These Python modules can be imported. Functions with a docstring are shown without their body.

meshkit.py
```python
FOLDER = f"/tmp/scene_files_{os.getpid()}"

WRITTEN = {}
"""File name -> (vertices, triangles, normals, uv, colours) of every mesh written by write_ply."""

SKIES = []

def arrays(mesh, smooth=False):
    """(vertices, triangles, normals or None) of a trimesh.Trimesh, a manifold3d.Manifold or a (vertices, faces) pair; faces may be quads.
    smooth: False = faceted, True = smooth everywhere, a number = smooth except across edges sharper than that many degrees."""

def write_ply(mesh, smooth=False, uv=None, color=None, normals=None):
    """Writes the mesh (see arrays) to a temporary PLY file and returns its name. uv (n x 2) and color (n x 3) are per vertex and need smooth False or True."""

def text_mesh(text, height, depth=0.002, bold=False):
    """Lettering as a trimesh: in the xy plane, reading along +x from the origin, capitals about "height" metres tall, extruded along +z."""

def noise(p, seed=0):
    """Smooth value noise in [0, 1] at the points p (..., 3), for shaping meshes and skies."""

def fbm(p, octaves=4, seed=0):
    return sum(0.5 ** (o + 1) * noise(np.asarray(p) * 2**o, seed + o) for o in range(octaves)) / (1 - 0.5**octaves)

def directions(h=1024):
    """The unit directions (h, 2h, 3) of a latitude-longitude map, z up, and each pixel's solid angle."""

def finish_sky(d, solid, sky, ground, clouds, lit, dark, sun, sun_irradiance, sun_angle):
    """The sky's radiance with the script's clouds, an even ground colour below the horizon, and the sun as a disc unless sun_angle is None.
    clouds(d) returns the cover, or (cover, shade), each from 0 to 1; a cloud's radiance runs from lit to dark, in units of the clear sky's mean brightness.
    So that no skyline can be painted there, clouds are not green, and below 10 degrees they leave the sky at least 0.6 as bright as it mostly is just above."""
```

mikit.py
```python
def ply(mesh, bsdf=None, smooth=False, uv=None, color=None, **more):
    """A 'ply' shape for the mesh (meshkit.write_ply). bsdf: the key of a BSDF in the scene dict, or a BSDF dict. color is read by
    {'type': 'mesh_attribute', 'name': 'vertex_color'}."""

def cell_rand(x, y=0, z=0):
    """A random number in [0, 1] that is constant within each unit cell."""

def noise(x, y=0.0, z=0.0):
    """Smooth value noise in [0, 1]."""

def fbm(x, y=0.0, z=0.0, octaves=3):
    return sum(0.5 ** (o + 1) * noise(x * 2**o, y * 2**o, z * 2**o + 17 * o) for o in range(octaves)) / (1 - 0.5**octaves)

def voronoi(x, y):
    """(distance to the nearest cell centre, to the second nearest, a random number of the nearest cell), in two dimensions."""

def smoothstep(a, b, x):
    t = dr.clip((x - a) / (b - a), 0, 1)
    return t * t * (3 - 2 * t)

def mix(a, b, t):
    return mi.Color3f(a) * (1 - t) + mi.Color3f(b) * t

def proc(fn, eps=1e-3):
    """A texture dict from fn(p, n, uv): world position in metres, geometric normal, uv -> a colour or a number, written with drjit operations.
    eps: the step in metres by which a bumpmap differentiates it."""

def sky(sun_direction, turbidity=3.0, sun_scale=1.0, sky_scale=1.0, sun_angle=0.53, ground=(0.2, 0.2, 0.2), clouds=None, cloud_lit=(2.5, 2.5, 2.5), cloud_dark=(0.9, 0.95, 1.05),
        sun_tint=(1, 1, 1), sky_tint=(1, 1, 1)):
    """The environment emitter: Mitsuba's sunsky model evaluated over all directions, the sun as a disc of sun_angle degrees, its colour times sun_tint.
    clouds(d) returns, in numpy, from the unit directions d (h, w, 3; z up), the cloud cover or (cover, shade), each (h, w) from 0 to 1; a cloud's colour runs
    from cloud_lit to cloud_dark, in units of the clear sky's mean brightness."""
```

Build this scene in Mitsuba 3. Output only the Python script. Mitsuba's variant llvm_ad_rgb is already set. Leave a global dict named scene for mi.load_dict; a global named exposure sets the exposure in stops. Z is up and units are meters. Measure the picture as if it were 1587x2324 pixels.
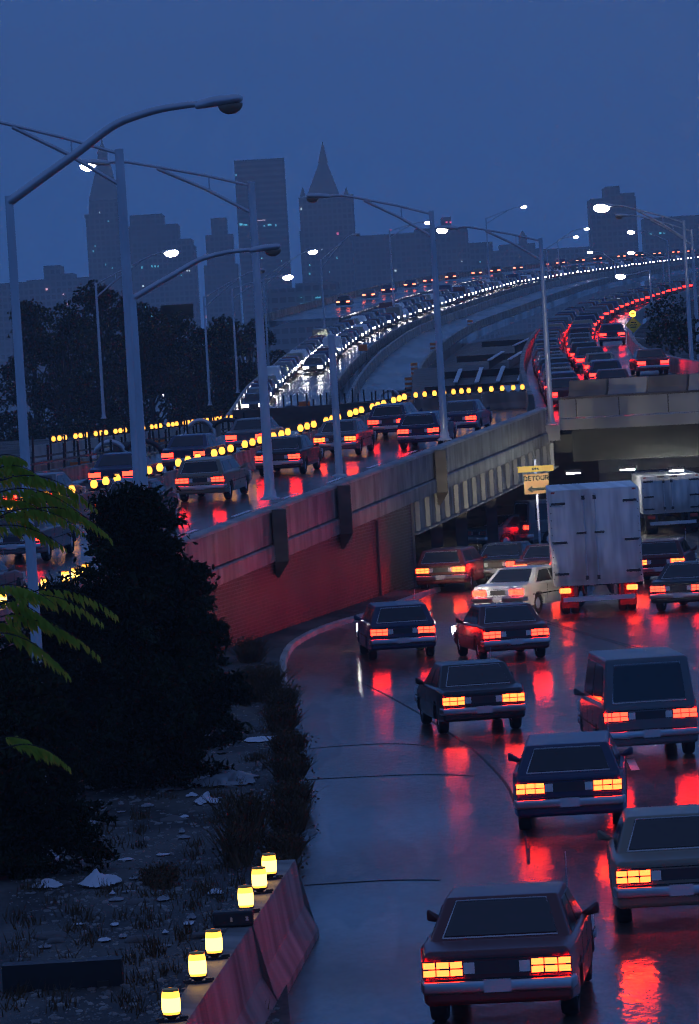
import math, random
import numpy as np, trimesh, manifold3d as m3, drjit as dr
import mitsuba as mi, mikit, meshkit
from scipy.interpolate import PchipInterpolator

random.seed(7)
rng = np.random.default_rng(7)
T = mi.ScalarTransform4f

# ------------------------------------------------------------------ camera, sky, exposure
F, CX, CY, HORIZON, ROLL, CAM_H = 11000.0, 793.5, 1162.0, 845.0, math.atan(0.060), 7.7
pitch = math.atan((CY - HORIZON) / F)
eye = np.array([0.0, 0.0, CAM_H])
fwd = np.array([0, math.cos(pitch), -math.sin(pitch)])
up0 = np.array([0, math.sin(pitch), math.cos(pitch)])
right0 = np.array([1.0, 0, 0])
right = right0 * math.cos(ROLL) - up0 * math.sin(ROLL)
upv = up0 * math.cos(ROLL) + right0 * math.sin(ROLL)
exposure = 0.22
scene, labels = {}, {}
scene['haze_air'] = {'type': 'homogeneous', 'albedo': 0.95, 'sigma_t': 0.00028}
scene['camera'] = {'type': 'perspective', 'fov': 2 * math.degrees(math.atan(CX / F)), 'fov_axis': 'x', 'near_clip': 0.5, 'far_clip': 20000.0,
                   'to_world': T().look_at(origin=eye.tolist(), target=(eye + fwd * 100).tolist(), up=upv.tolist()), 'medium': {'type': 'ref', 'id': 'haze_air'}}


def dusk(d):
    n = meshkit.fbm(np.stack([d[..., 0] * 7, d[..., 1] * 7, d[..., 2] * 24], -1), 5, 3)
    return np.ones(d.shape[:2]), np.clip(0.10 + 0.55 * (n - 0.5) + 0.9 * np.clip(d[..., 2], 0, 1), 0, 1)


scene['sky'] = mikit.sky((-0.6, 0.8, 0.05), turbidity=3, sun_scale=0.0, sky_scale=1.0, clouds=dusk, cloud_lit=(0.92, 4.1, 14.2), cloud_dark=(2.5, 4.2, 10.6))


# ------------------------------------------------------------------ photograph pixel (1587 wide) + distance -> point
def ray(x, y):
    return fwd * F + right * (x - CX) - upv * (y - CY)


def at(x, y, Y):
    r = ray(x, y)
    return eye + r * (Y / r[1])


def gd(x, y, z=0.0):
    r = ray(x, y)
    return eye + r * ((z - CAM_H) / r[2])


# ------------------------------------------------------------------ materials
P = mikit.proc
def rgb(*c): return {'type': 'rgb', 'value': list(map(float, c))}
def two(b): return {'type': 'twosided', 'bsdf': b}
def pri(c, rough=0.5, **k):
    return two({'type': 'principled', 'base_color': c if isinstance(c, dict) else rgb(*c), 'roughness': rough, **k})


def asphalt_c(p, n, uv):
    a = mikit.fbm(p.x * 0.5, p.y * 0.12, 1, 3)
    g = mikit.noise(p.x * 9, p.y * 4, 3)
    h = mikit.noise(p.x * 34, p.y * 9, 6)
    w = mikit.smoothstep(0.50, 0.58, mikit.fbm(p.x * 0.9 + 3, p.y * 0.10, 8, 3))
    return mikit.mix((0.028, 0.023, 0.018), (0.105, 0.084, 0.066), a * 0.5 + g * 0.25 + h * 0.25) * (1 - 0.45 * w)
def asphalt_r(p, n, uv):
    a = mikit.fbm(p.x * 0.45 + 7, p.y * 0.16, 2, 3)
    return 0.09 + 0.17 * mikit.smoothstep(0.36, 0.72, a) + 0.07 * mikit.noise(p.x * 21, p.y * 3.5, 4)
def asphalt_b(p, n, uv):
    return 0.004 * mikit.noise(p.x * 4, p.y * 2.4, 5) + 0.0028 * mikit.noise(p.x * 19, p.y * 9, 9)
def lot_c(p, n, uv):
    a = mikit.fbm(p.x * 0.8, p.y * 0.25, 4, 4)
    g = mikit.noise(p.x * 14, p.y * 6, 3)
    return mikit.mix((0.016, 0.013, 0.011), (0.085, 0.074, 0.062), mikit.smoothstep(0.38, 0.66, a) * 0.75 + g * 0.25)
def lot_b(p, n, uv):
    return 0.05 * mikit.fbm(p.x * 1.7, p.y * 1.2, 5, 4)
def concrete_c(p, n, uv):
    s = mikit.fbm(p.y * 1.9 + p.x * 1.9, p.z * 0.35, 3, 3)
    a = mikit.fbm(p.x * 1.1, p.y * 1.1, p.z * 1.1, 3)
    return mikit.mix((0.10, 0.084, 0.074), (0.25, 0.225, 0.20), mikit.smoothstep(0.2, 0.8, 0.55 * s + 0.45 * a))
def pale_conc_c(p, n, uv):
    s = mikit.fbm(p.x * 1.6 + p.y * 1.0, p.z * 0.6, 3, 3)
    return mikit.mix((0.16, 0.155, 0.15), (0.36, 0.34, 0.32), s)
def brick_c(p, n, uv):
    row = dr.floor(p.z / 0.105)
    u = p.y / 0.24 + 0.5 * (row - 2 * dr.floor(row / 2))
    fz, fu = p.z / 0.105 - row, u - dr.floor(u)
    mortar = dr.select((fz < 0.22) | (fu < 0.06), 1.0, 0.0)
    k = mikit.cell_rand(dr.floor(u), row, 2)
    st = mikit.fbm(p.y * 0.4, p.z * 0.7, 1, 3)
    return mikit.mix(mikit.mix((0.050, 0.026, 0.018), (0.095, 0.050, 0.034), k) * (0.55 + 0.7 * st), mi.Color3f(0.17, 0.14, 0.12) * (0.5 + 0.6 * st), mortar * 0.85)
def brick_b(p, n, uv):
    row = dr.floor(p.z / 0.105)
    u = p.y / 0.24 + 0.5 * (row - 2 * dr.floor(row / 2))
    fz, fu = p.z / 0.105 - row, u - dr.floor(u)
    return dr.select((fz < 0.22) | (fu < 0.06), 0.0, 0.016)
def steel_c(p, n, uv):
    a = mikit.fbm(p.x * 3, p.y * 3, p.z * 1.2, 3)
    return mikit.mix((0.48, 0.48, 0.50), (0.70, 0.70, 0.72), a)
def rust_c(p, n, uv):
    a = mikit.fbm(p.y * 1.4, p.x * 1.4, p.z * 2.2, 3)
    return mikit.mix((0.035, 0.028, 0.026), (0.12, 0.095, 0.08), a)
def tower_c(p, n, uv):
    fx, fz = p.x / 3.4, p.z / 3.9
    w = mikit.smoothstep(0.28, 0.36, fx - dr.floor(fx)) * mikit.smoothstep(0.30, 0.40, fz - dr.floor(fz))
    a = mikit.fbm(p.x * 0.03, p.z * 0.03, 4, 3)
    w = w * (0.3 + 0.7 * mikit.cell_rand(dr.floor(fx), dr.floor(fz), 5))
    return mikit.mix((0.105, 0.095, 0.088), (0.055, 0.052, 0.055), w * 0.8) * (0.75 + 0.5 * a)
def slab_c(p, n, uv):
    fz = p.z / 3.8
    w = mikit.smoothstep(0.4, 0.5, fz - dr.floor(fz))
    return mikit.mix((0.040, 0.037, 0.035), (0.018, 0.018, 0.02), w)
def ware_c(p, n, uv):
    fz, fx = p.z / 3.2, p.x / 2.6
    w = mikit.smoothstep(0.45, 0.52, fz - dr.floor(fz)) * mikit.smoothstep(0.2, 0.28, fx - dr.floor(fx))
    return mikit.mix((0.26, 0.25, 0.24), (0.13, 0.13, 0.14), w * 0.6)
def trailer_c(p, n, uv):
    a = mikit.fbm(p.x * 1.6, p.z * 0.9, 3, 4)
    s = mikit.fbm(p.x * 7, p.z * 0.6, 8, 3)
    k = mikit.smoothstep(0.2, 0.75, 0.5 * a + 0.5 * s)
    mud = mikit.smoothstep(2.2, 0.7, p.z + 1.4 * (mikit.fbm(p.x * 3.1, p.z * 1.2, 9, 3) - 0.5))
    return mikit.mix(mikit.mix((0.46, 0.46, 0.46), (0.86, 0.85, 0.82), k), (0.20, 0.17, 0.15), mud * 0.7)
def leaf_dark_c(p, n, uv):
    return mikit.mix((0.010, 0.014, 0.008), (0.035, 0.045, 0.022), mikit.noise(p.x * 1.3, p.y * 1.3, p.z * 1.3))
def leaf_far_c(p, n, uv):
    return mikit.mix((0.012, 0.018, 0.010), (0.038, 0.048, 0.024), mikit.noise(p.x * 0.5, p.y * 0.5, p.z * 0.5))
def leaf_green_c(p, n, uv):
    return mikit.mix((0.22, 0.30, 0.03), (0.40, 0.48, 0.07), mikit.noise(p.x * 9, p.y * 9, p.z * 9))
def weed_c(p, n, uv):
    return mikit.mix((0.05, 0.03, 0.016), (0.15, 0.085, 0.045), mikit.noise(p.x * 3, p.y * 3, p.z * 4))

M = {
    'wet_asphalt': two({'type': 'bumpmap', 'bump': {**P(asphalt_b, 0.01)}, 'scale': 1.0,
                        'bsdf': {'type': 'principled', 'base_color': P(asphalt_c), 'roughness': P(asphalt_r), 'specular': 0.55}}),
    'lot_dirt': two({'type': 'bumpmap', 'bump': P(lot_b, 0.02), 'scale': 1.0, 'bsdf': {'type': 'principled', 'base_color': P(lot_c), 'roughness': 0.65, 'specular': 0.35}}),
    'concrete': pri(P(concrete_c), 0.55, specular=0.4),
    'pale_concrete': pri(P(pale_conc_c), 0.6),
    'brick': two({'type': 'bumpmap', 'bump': P(brick_b, 0.006), 'scale': 1.0, 'bsdf': {'type': 'principled', 'base_color': P(brick_c), 'roughness': 0.6}}),
    'steel': pri(P(steel_c), 0.34, metallic=0.55),
    'rusty': pri(P(rust_c), 0.6),
    'masonry': pri(P(tower_c), 0.8), 'slab_glass': pri(P(slab_c), 0.4), 'warehouse': pri(P(ware_c), 0.8), 'trailer': pri(P(trailer_c), 0.35, specular=0.5),
    'leaf_dark': two({'type': 'diffuse', 'reflectance': P(leaf_dark_c)}), 'leaf_far': two({'type': 'diffuse', 'reflectance': P(leaf_far_c)}),
    'leaf_green': {'type': 'principledthin', 'base_color': P(leaf_green_c), 'roughness': 0.5, 'diff_trans': 0.9},
    'weed': two({'type': 'diffuse', 'reflectance': P(weed_c)}),
    'bark': pri((0.03, 0.024, 0.02), 0.8), 'black': pri((0.012, 0.012, 0.013), 0.5), 'rubber': pri((0.015, 0.015, 0.016), 0.7),
    'glass_dark': pri((0.012, 0.014, 0.018), 0.06, specular=0.7), 'chrome': pri((0.55, 0.55, 0.56), 0.18, metallic=1.0),
    'white_paint': pri((0.72, 0.71, 0.68), 0.5), 'yellow_sign': pri((0.95, 0.58, 0.04), 0.35), 'orange_paint': pri((0.75, 0.16, 0.02), 0.5),
    'orange_sign': pri((0.85, 0.42, 0.12), 0.4), 'road_paint': pri((0.6, 0.6, 0.58), 0.35), 'amber_plastic': pri((0.7, 0.35, 0.05), 0.3),
    'pale_sheet': pri((0.55, 0.54, 0.55), 0.5), 'blue_tarp': pri((0.28, 0.38, 0.62), 0.35), 'dirty_sheet': pri((0.24, 0.23, 0.23), 0.5), 'red_cloth': pri((0.35, 0.05, 0.03), 0.8),
    'lamp_glass': pri((0.30, 0.20, 0.14), 0.12, specular=0.7), 'lens_body': pri((0.5, 0.05, 0.03), 0.2),
    'roof_copper': pri((0.20, 0.17, 0.14), 0.5), 'dark_steel': pri((0.05, 0.05, 0.055), 0.45, metallic=0.4), 'lit_wall': pri((0.60, 0.58, 0.50), 0.8),
    'paint_black': pri((0.012, 0.012, 0.015), 0.22, clearcoat=0.8), 'paint_maroon': pri((0.10, 0.012, 0.012), 0.22, clearcoat=0.8), 'paint_navy': pri((0.015, 0.025, 0.07), 0.22, clearcoat=0.8),
    'paint_grey': pri((0.11, 0.115, 0.12), 0.25, clearcoat=0.8), 'paint_tan': pri((0.20, 0.16, 0.11), 0.25, clearcoat=0.8), 'paint_white': pri((0.62, 0.62, 0.60), 0.25, clearcoat=0.8),
}
for k_, b_ in M.items():
    scene['mat_' + k_] = b_


# ------------------------------------------------------------------ scene helpers
used = {}
ORD = ['first', 'second', 'third', 'fourth', 'fifth', 'sixth', 'seventh', 'eighth', 'ninth', 'tenth', 'eleventh', 'twelfth', 'thirteenth']
def numbered(name):
    n = used.get(name, 0)
    used[name] = n + 1
    return name if n == 0 else f'{name}_{n:03d}'
def tag(key, label=None, cat=None, group=None, kind=None):
    d = labels.setdefault(key, {})
    for a, b in (('label', label), ('category', cat), ('group', group), ('kind', kind)):
        if b: d[a] = b
    return key
def thing(name, label, cat, group=None):
    return tag(numbered(name), label, cat, group)
def area(c, w=1.0):
    return {'type': 'area', 'radiance': rgb(*c), 'sampling_weight': float(w)}
def obj(name, mesh, mat, parent=None, smooth=False, emit=None, weight=1.0, xf=None):
    key = numbered(f'{parent}__{name}' if parent else name)
    d = mesh if isinstance(mesh, dict) else mikit.ply(mesh, 'mat_' + mat, smooth=smooth)
    d = dict(d)
    if emit is not None: d['emitter'] = area(emit, weight)
    if xf is not None: d['to_world'] = xf
    scene[key] = d
    return key
def struct(name, mesh, mat, smooth=False):
    return tag(obj(name, mesh, mat, None, smooth), kind='structure')

def cat(ms): return trimesh.util.concatenate([m for m in ms if m is not None])
def box(c, s, rz=0.0):
    m = trimesh.creation.box(extents=s)
    if rz: m.apply_transform(trimesh.transformations.rotation_matrix(rz, [0, 0, 1]))
    m.apply_translation(c)
    return m
def bx(x0, x1, y0, y1, z0, z1):
    return box(((x0 + x1) / 2, (y0 + y1) / 2, (z0 + z1) / 2), (x1 - x0, y1 - y0, z1 - z0))
def hull(pts, r=0.0, seg=8):
    if r <= 0:
        return trimesh.convex.convex_hull(np.asarray(pts, float))
    s = m3.Manifold.sphere(r, seg)
    h = m3.Manifold.batch_hull([s.translate(list(map(float, p))) for p in pts])
    return h
def tri(man):
    m = man.to_mesh()
    return trimesh.Trimesh(np.array(m.vert_properties[:, :3]), np.array(m.tri_verts), process=False)
def tube(pts, r, sides=8, cap=True):
    p = np.asarray(pts, float)
    t = np.gradient(p, axis=0)
    t /= np.linalg.norm(t, axis=1, keepdims=True) + 1e-12
    ref = np.where(np.abs(t[:, 2:]) < 0.9, [[0, 0, 1.0]], [[1.0, 0, 0]])
    if np.abs(t[:, 2]).mean() > 0.75: ref = np.tile([[1.0, 0, 0]], (len(p), 1))
    a = np.cross(t, ref); a /= np.linalg.norm(a, axis=1, keepdims=True) + 1e-12
    b = np.cross(t, a)
    ang = np.arange(sides) * 2 * np.pi / sides
    rr = np.broadcast_to(r, (len(p),))
    v = (p[:, None] + rr[:, None, None] * (np.cos(ang)[None, :, None] * a[:, None] + np.sin(ang)[None, :, None] * b[:, None])).reshape(-1, 3)
    f = []
    for i in range(len(p) - 1):
        for j in range(sides):
            q = [i * sides + j, i * sides + (j + 1) % sides, (i + 1) * sides + (j + 1) % sides, (i + 1) * sides + j]
            f += [[q[0], q[1], q[2]], [q[0], q[2], q[3]]]
    if cap:
        for base in (0, (len(p) - 1) * sides):
            for j in range(1, sides - 1): f.append([base, base + j, base + j + 1])
    return trimesh.Trimesh(v, f, process=False)
def lathe(prof, seg=16, at_=(0, 0, 0)):
    ang = np.arange(seg) * 2 * np.pi / seg
    v, f = [], []
    for r, z in prof:
        v += [[r * math.cos(a), r * math.sin(a), z] for a in ang]
    for i in range(len(prof) - 1):
        for j in range(seg):
            q = [i * seg + j, i * seg + (j + 1) % seg, (i + 1) * seg + (j + 1) % seg, (i + 1) * seg + j]
            f += [[q[0], q[1], q[2]], [q[0], q[2], q[3]]]
    return trimesh.Trimesh(np.array(v) + np.array(at_), f, process=False)
def sweep(path, prof, closed=True):
    """prof: (right offset, up) points, counter-clockwise; path: points"""
    p = np.asarray(path, float)
    t = np.gradient(p, axis=0); t[:, 2] = 0
    t /= np.linalg.norm(t, axis=1, keepdims=True)
    r = np.stack([t[:, 1], -t[:, 0], t[:, 0] * 0], 1)
    pr = np.asarray(prof, float)
    n = len(pr)
    v = p[:, None] + r[:, None] * pr[None, :, :1]
    v = v + np.array([0, 0, 1.0]) * pr[None, :, 1:2]
    v = v.reshape(-1, 3)
    f = []
    for i in range(len(p) - 1):
        for j in range(n if closed else n - 1):
            q = [i * n + j, i * n + (j + 1) % n, (i + 1) * n + (j + 1) % n, (i + 1) * n + j]
            f += [[q[0], q[1], q[2]], [q[0], q[2], q[3]]]
    if closed:
        for base in (0, (len(p) - 1) * n):
            for j in range(1, n - 1): f.append([base, base + j, base + j + 1])
    return trimesh.Trimesh(v, f, process=False)
def ribbon(L, R, cols=4):
    L, R = np.asarray(L, float), np.asarray(R, float)
    v, f = [], []
    for a, b in zip(L, R):
        for k in range(cols + 1): v.append(a + (b - a) * k / cols)
    for i in range(len(L) - 1):
        for k in range(cols):
            q = [i * (cols + 1) + k, i * (cols + 1) + k + 1, (i + 1) * (cols + 1) + k + 1, (i + 1) * (cols + 1) + k]
            f += [[q[0], q[1], q[2]], [q[0], q[2], q[3]]]
    return trimesh.Trimesh(v, f, process=False)
def place(p, rz=0.0, s=1.0, pitch_=0.0):
    return T().translate(list(map(float, p))).rotate([0, 0, 1], math.degrees(rz)).rotate([1, 0, 0], math.degrees(pitch_)).scale(float(s))
def leaves(pts, size, squash=0.6):
    """leaf-sized quads (bent into two triangles) at the points"""
    n = len(pts)
    a = rng.normal(size=(n, 3)); a /= np.linalg.norm(a, axis=1, keepdims=True)
    b = np.cross(a, rng.normal(size=(n, 3))); b /= np.linalg.norm(b, axis=1, keepdims=True)
    s = size * rng.uniform(0.6, 1.3, (n, 1))
    a, b = a * s, b * s * squash * 0.5
    v = np.stack([pts - a * 0.5, pts + b, pts + a * 0.5, pts - b], 1).reshape(-1, 3)
    i = np.arange(n)[:, None] * 4
    return trimesh.Trimesh(v, np.vstack([i + [[0, 1, 2]], i + [[0, 2, 3]]]), process=False)
def blob_points(c, r, n, fill=0.35):
    d = rng.normal(size=(n, 3)); d /= np.linalg.norm(d, axis=1, keepdims=True)
    k = (fill + (1 - fill) * rng.random((n, 1))) ** 0.6
    return np.asarray(c) + d * k * np.asarray(r)

# ------------------------------------------------------------------ the setting: ground and roads
struct('ground', ribbon([(-1500, -60, 0), (-1500, 4200, 0)], [(1500, -60, 0), (1500, 4200, 0)], 1), 'wet_asphalt')

XR = lambda Y: 2.2 + 0.17 * (np.asarray(Y, float) - 171)           # near elevated road: its right parapet in plan
ZD = PchipInterpolator([60, 95, 129, 210, 232, 265, 300, 370, 430, 490, 600, 700], [0.45, 1.46, 2.45, 4.79, 5.50, 6.60, 7.55, 9.65, 11.25, 12.6, 15.15, 17.2])
RL = PchipInterpolator([225, 232, 265, 300, 370, 430, 490, 600, 700], [8.75, 8.9, 9.9, 11.4, 15.7, 21.0, 27.0, 39.9, 53.5])   # ramp, left barrier
RW = PchipInterpolator([225, 240, 265, 300, 370, 700], [17, 12.5, 8.4, 7.0, 6.6, 6.6])                       # ramp width
HY = [340, 362, 385, 420, 470, 520, 600, 760, 900, 1080, 1250]
HL = PchipInterpolator(HY, [-8.6, -8.1, -7.6, -6.5, -4.4, -2.0, 5.3, 21.5, 41.5, 71.9, 106])                # far highway, left parapet in plan
HZ = PchipInterpolator(HY, [3.8, 4.9, 6.1, 7.35, 9.45, 11.35, 14.4, 19.6, 23.4, 28.0, 31.6])               # its deck height
HW = PchipInterpolator([340, 420, 520, 600, 760, 1250], [13.4, 13.4, 15.5, 17.5, 20, 21])                  # its full width
def hwy(Y, frac):                                                   # a point of the far deck, banked 3 % down to the right
    w = HW(Y) * frac
    return np.array([HL(Y) + w, Y, HZ(Y) - 0.03 * w])
def ramp(Y, frac): return np.array([RL(Y) + RW(Y) * frac, Y, ZD(Y)])
def near(Y, off): return np.array([XR(Y) - off, Y, ZD(Y)])          # off: metres left of the right parapet

slab = lambda L, R, th=0.9: cat([ribbon(L, R), sweep(L, [(-0.25, -th), (-0.25, -0.02), (0, -0.02), (0, -th)]), sweep(R, [(0, -th), (0, -0.02), (0.25, -0.02), (0.25, -th)])])
Yn = np.linspace(62, 222, 60)
struct('elevated_road', ribbon([near(y, 16.4) for y in Yn], [near(y, 0.2) for y in Yn], 5), 'wet_asphalt')
Yr = np.concatenate([np.linspace(222.05, 300, 24), np.linspace(306, 700, 40)])
RLx = lambda y: RL(max(y, 225.0)) if y > 236 else RL(225.0) + 0 * y
struct('ramp_road', ribbon([(min(RLx(y), RL(y) if y > 225 else 8.75) - (0.0 if y > 236 else 7.5 * (236 - y) / 14), y, ZD(y) + 0.004) for y in Yr], [(RL(max(y, 225)) + RW(max(y, 225)), y, ZD(y) + 0.004) for y in Yr], 4), 'wet_asphalt')
struct('bridge_plaza', ribbon([(8.6, y, ZD(y) - 0.012) for y in (211.8, 225, 240, 262)], [(60, y, ZD(y) - 0.012) for y in (211.8, 225, 240, 262)], 3), 'wet_asphalt')
Yh = np.linspace(345, 1240, 90)
struct('highway_carriageway', slab([hwy(y, 0) for y in Yh], [hwy(y, 0.52) for y in Yh]), 'wet_asphalt')
struct('closed_carriageway', slab([hwy(y, 0.64) for y in Yh], [hwy(y, 1.0) for y in Yh]), 'wet_asphalt')
def back(Y, f): return np.array([HL(Y) - 1.2 - 8.5 * (1 - f), Y, HZ(Y) + 1.2])
Yb = np.linspace(560, 1240, 60)
struct('back_carriageway', slab([back(y, 0) for y in Yb], [back(y, 1) for y in Yb]), 'wet_asphalt')
# lane dashes and the long lane line
for name, fn, Ys, off in (('lane_dash', lambda y: near(y, 3.6), np.arange(112, 216, 9.0), 0), ('lane_dash', lambda y: hwy(y, 0.27), np.arange(352, 700, 12.0), 0), ('lane_dash', lambda y: ramp(y, 0.52), np.arange(246, 420, 10.0), 0)):
    for y in Ys:
        a, b = fn(y), fn(y + 3)
        a[2] += 0.012; b[2] += 0.012
        d = np.array([0.075, 0, 0])
        key = tag(obj(name, ribbon([a - d, b - d], [a + d, b + d], 1), 'road_paint'), 'white painted lane dash on a wet elevated road', 'lane marking', 'white lane dashes on the raised roads')
for x, y, w in ((1443, 1748, 0.16), (1285, 2096, 0.16)):
    a = gd(x, y, 0.012); b = a + [0.05, 2.6, 0]; dd = np.array([w / 2, 0, 0])
    tag(obj('lane_dash', ribbon([a - dd, b - dd], [a + dd, b + dd], 1), 'road_paint'), 'short white lane dash on the lower road, ' + ('upper one near the right edge' if y < 1900 else 'lower one beside the nearest car'), 'lane marking')
# fill below the raised roads
pitY = np.linspace(238, 520, 30)
struct('construction_pit', ribbon([hwy(max(y, 345), 1.02) - (0, max(0, 345 - y), 0.9 + max(0, 345 - y) * 0.0) if y > 345 else np.array([HL(345) + HW(345) * 1.02 - (345 - y) * 0.02, y, ZD(y) - 1.25]) for y in pitY],
                                  [(RL(y) - 0.2, y, ZD(y) - 1.2) for y in pitY], 6), 'rusty')
struct('construction_ground', ribbon([(-60, 150, 4.2), (-60, 350, 4.2)], [(XR(150) - 16.6, 150, 4.2), (4.4, 350, 4.2)], 3), 'lot_dirt')
struct('closed_ramp', ribbon([(XR(y) - 16.6, y, 4.19) for y in np.linspace(196, 348, 12)], [(min(XR(y) - 2, 8.6), y, 4.19) for y in np.linspace(196, 348, 12)], 3), 'wet_asphalt')
# lower left: the vacant lot and its kerb
edge = [(1000, 1342), (930, 1366), (840, 1400), (760, 1424), (700, 1450), (664, 1476), (650, 1505), (651, 1545), (672, 1620), (690, 1700), (697, 1780), (692, 1860), (672, 1960), (662, 2040), (668, 2140), (680, 2240), (690, 2330), (700, 2420)]
ep = np.array([gd(x, y) for x, y in edge])
s_ = np.concatenate([[0], np.cumsum(np.linalg.norm(np.diff(ep, axis=0), axis=1))])
tt = np.linspace(0, s_[-1], 90)
kerb_path = np.stack([PchipInterpolator(s_, ep[:, k])(tt) for k in range(3)], 1)
lot_L = [(-40, p[1], 0.12) for p in kerb_path]
struct('vacant_lot', ribbon(lot_L, kerb_path + [-0.16, 0, 0.12], 12), 'lot_dirt')
kb = obj('kerb', sweep(kerb_path[kerb_path[:, 1] > gd(655, 1600)[1]], [(-0.02, 0.0), (0.0, 0.13), (0.03, 0.15), (0.16, 0.15), (0.16, 0.0)]), 'pale_concrete', smooth=30)
tag(kb, 'pale concrete kerb curving from the brick wall down beside the weeds', 'kerb')
JL = ['long curved tarred joint winding between the near lanes of the lower road', 'front one of two long tarred joints running right in front of the truck', 'rear one of two long tarred joints running right in front of the truck', 'short tarred joint at the right edge beside the grey van', 'upper cross joint on the empty left lane of the lower road', 'second cross joint on the empty left lane of the lower road', 'lowest cross joint on the empty left lane, level with the roadside barrier']
for nj, pts in enumerate(([(800, 1540), (900, 1590), (1000, 1650), (1100, 1725), (1160, 1800), (1190, 1880), (1200, 1960)], [(1130, 1380), (1230, 1412), (1330, 1440), (1430, 1470), (1540, 1506)], [(1190, 1392), (1300, 1428), (1420, 1462), (1540, 1498)],
            [(1400, 1560), (1470, 1585), (1560, 1615)], [(700, 1700), (830, 1690), (960, 1692)], [(700, 1770), (900, 1760), (1080, 1762)], [(690, 2010), (850, 2000), (1000, 1998)])):
    pp = np.array([gd(x, y, 0.004) for x, y in pts])
    s = np.concatenate([[0], np.cumsum(np.linalg.norm(np.diff(pp, axis=0), axis=1))])
    q = np.stack([PchipInterpolator(s, pp[:, k])(np.linspace(0, s[-1], 30)) for k in range(3)], 1)
    tag(obj('pavement_joint', sweep(q, [(-0.03, 0), (-0.018, 0.009), (0.018, 0.009), (0.03, 0)], False), 'rubber', smooth=40), JL[nj], 'road joint', 'tarred joints in the lower road')

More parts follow.
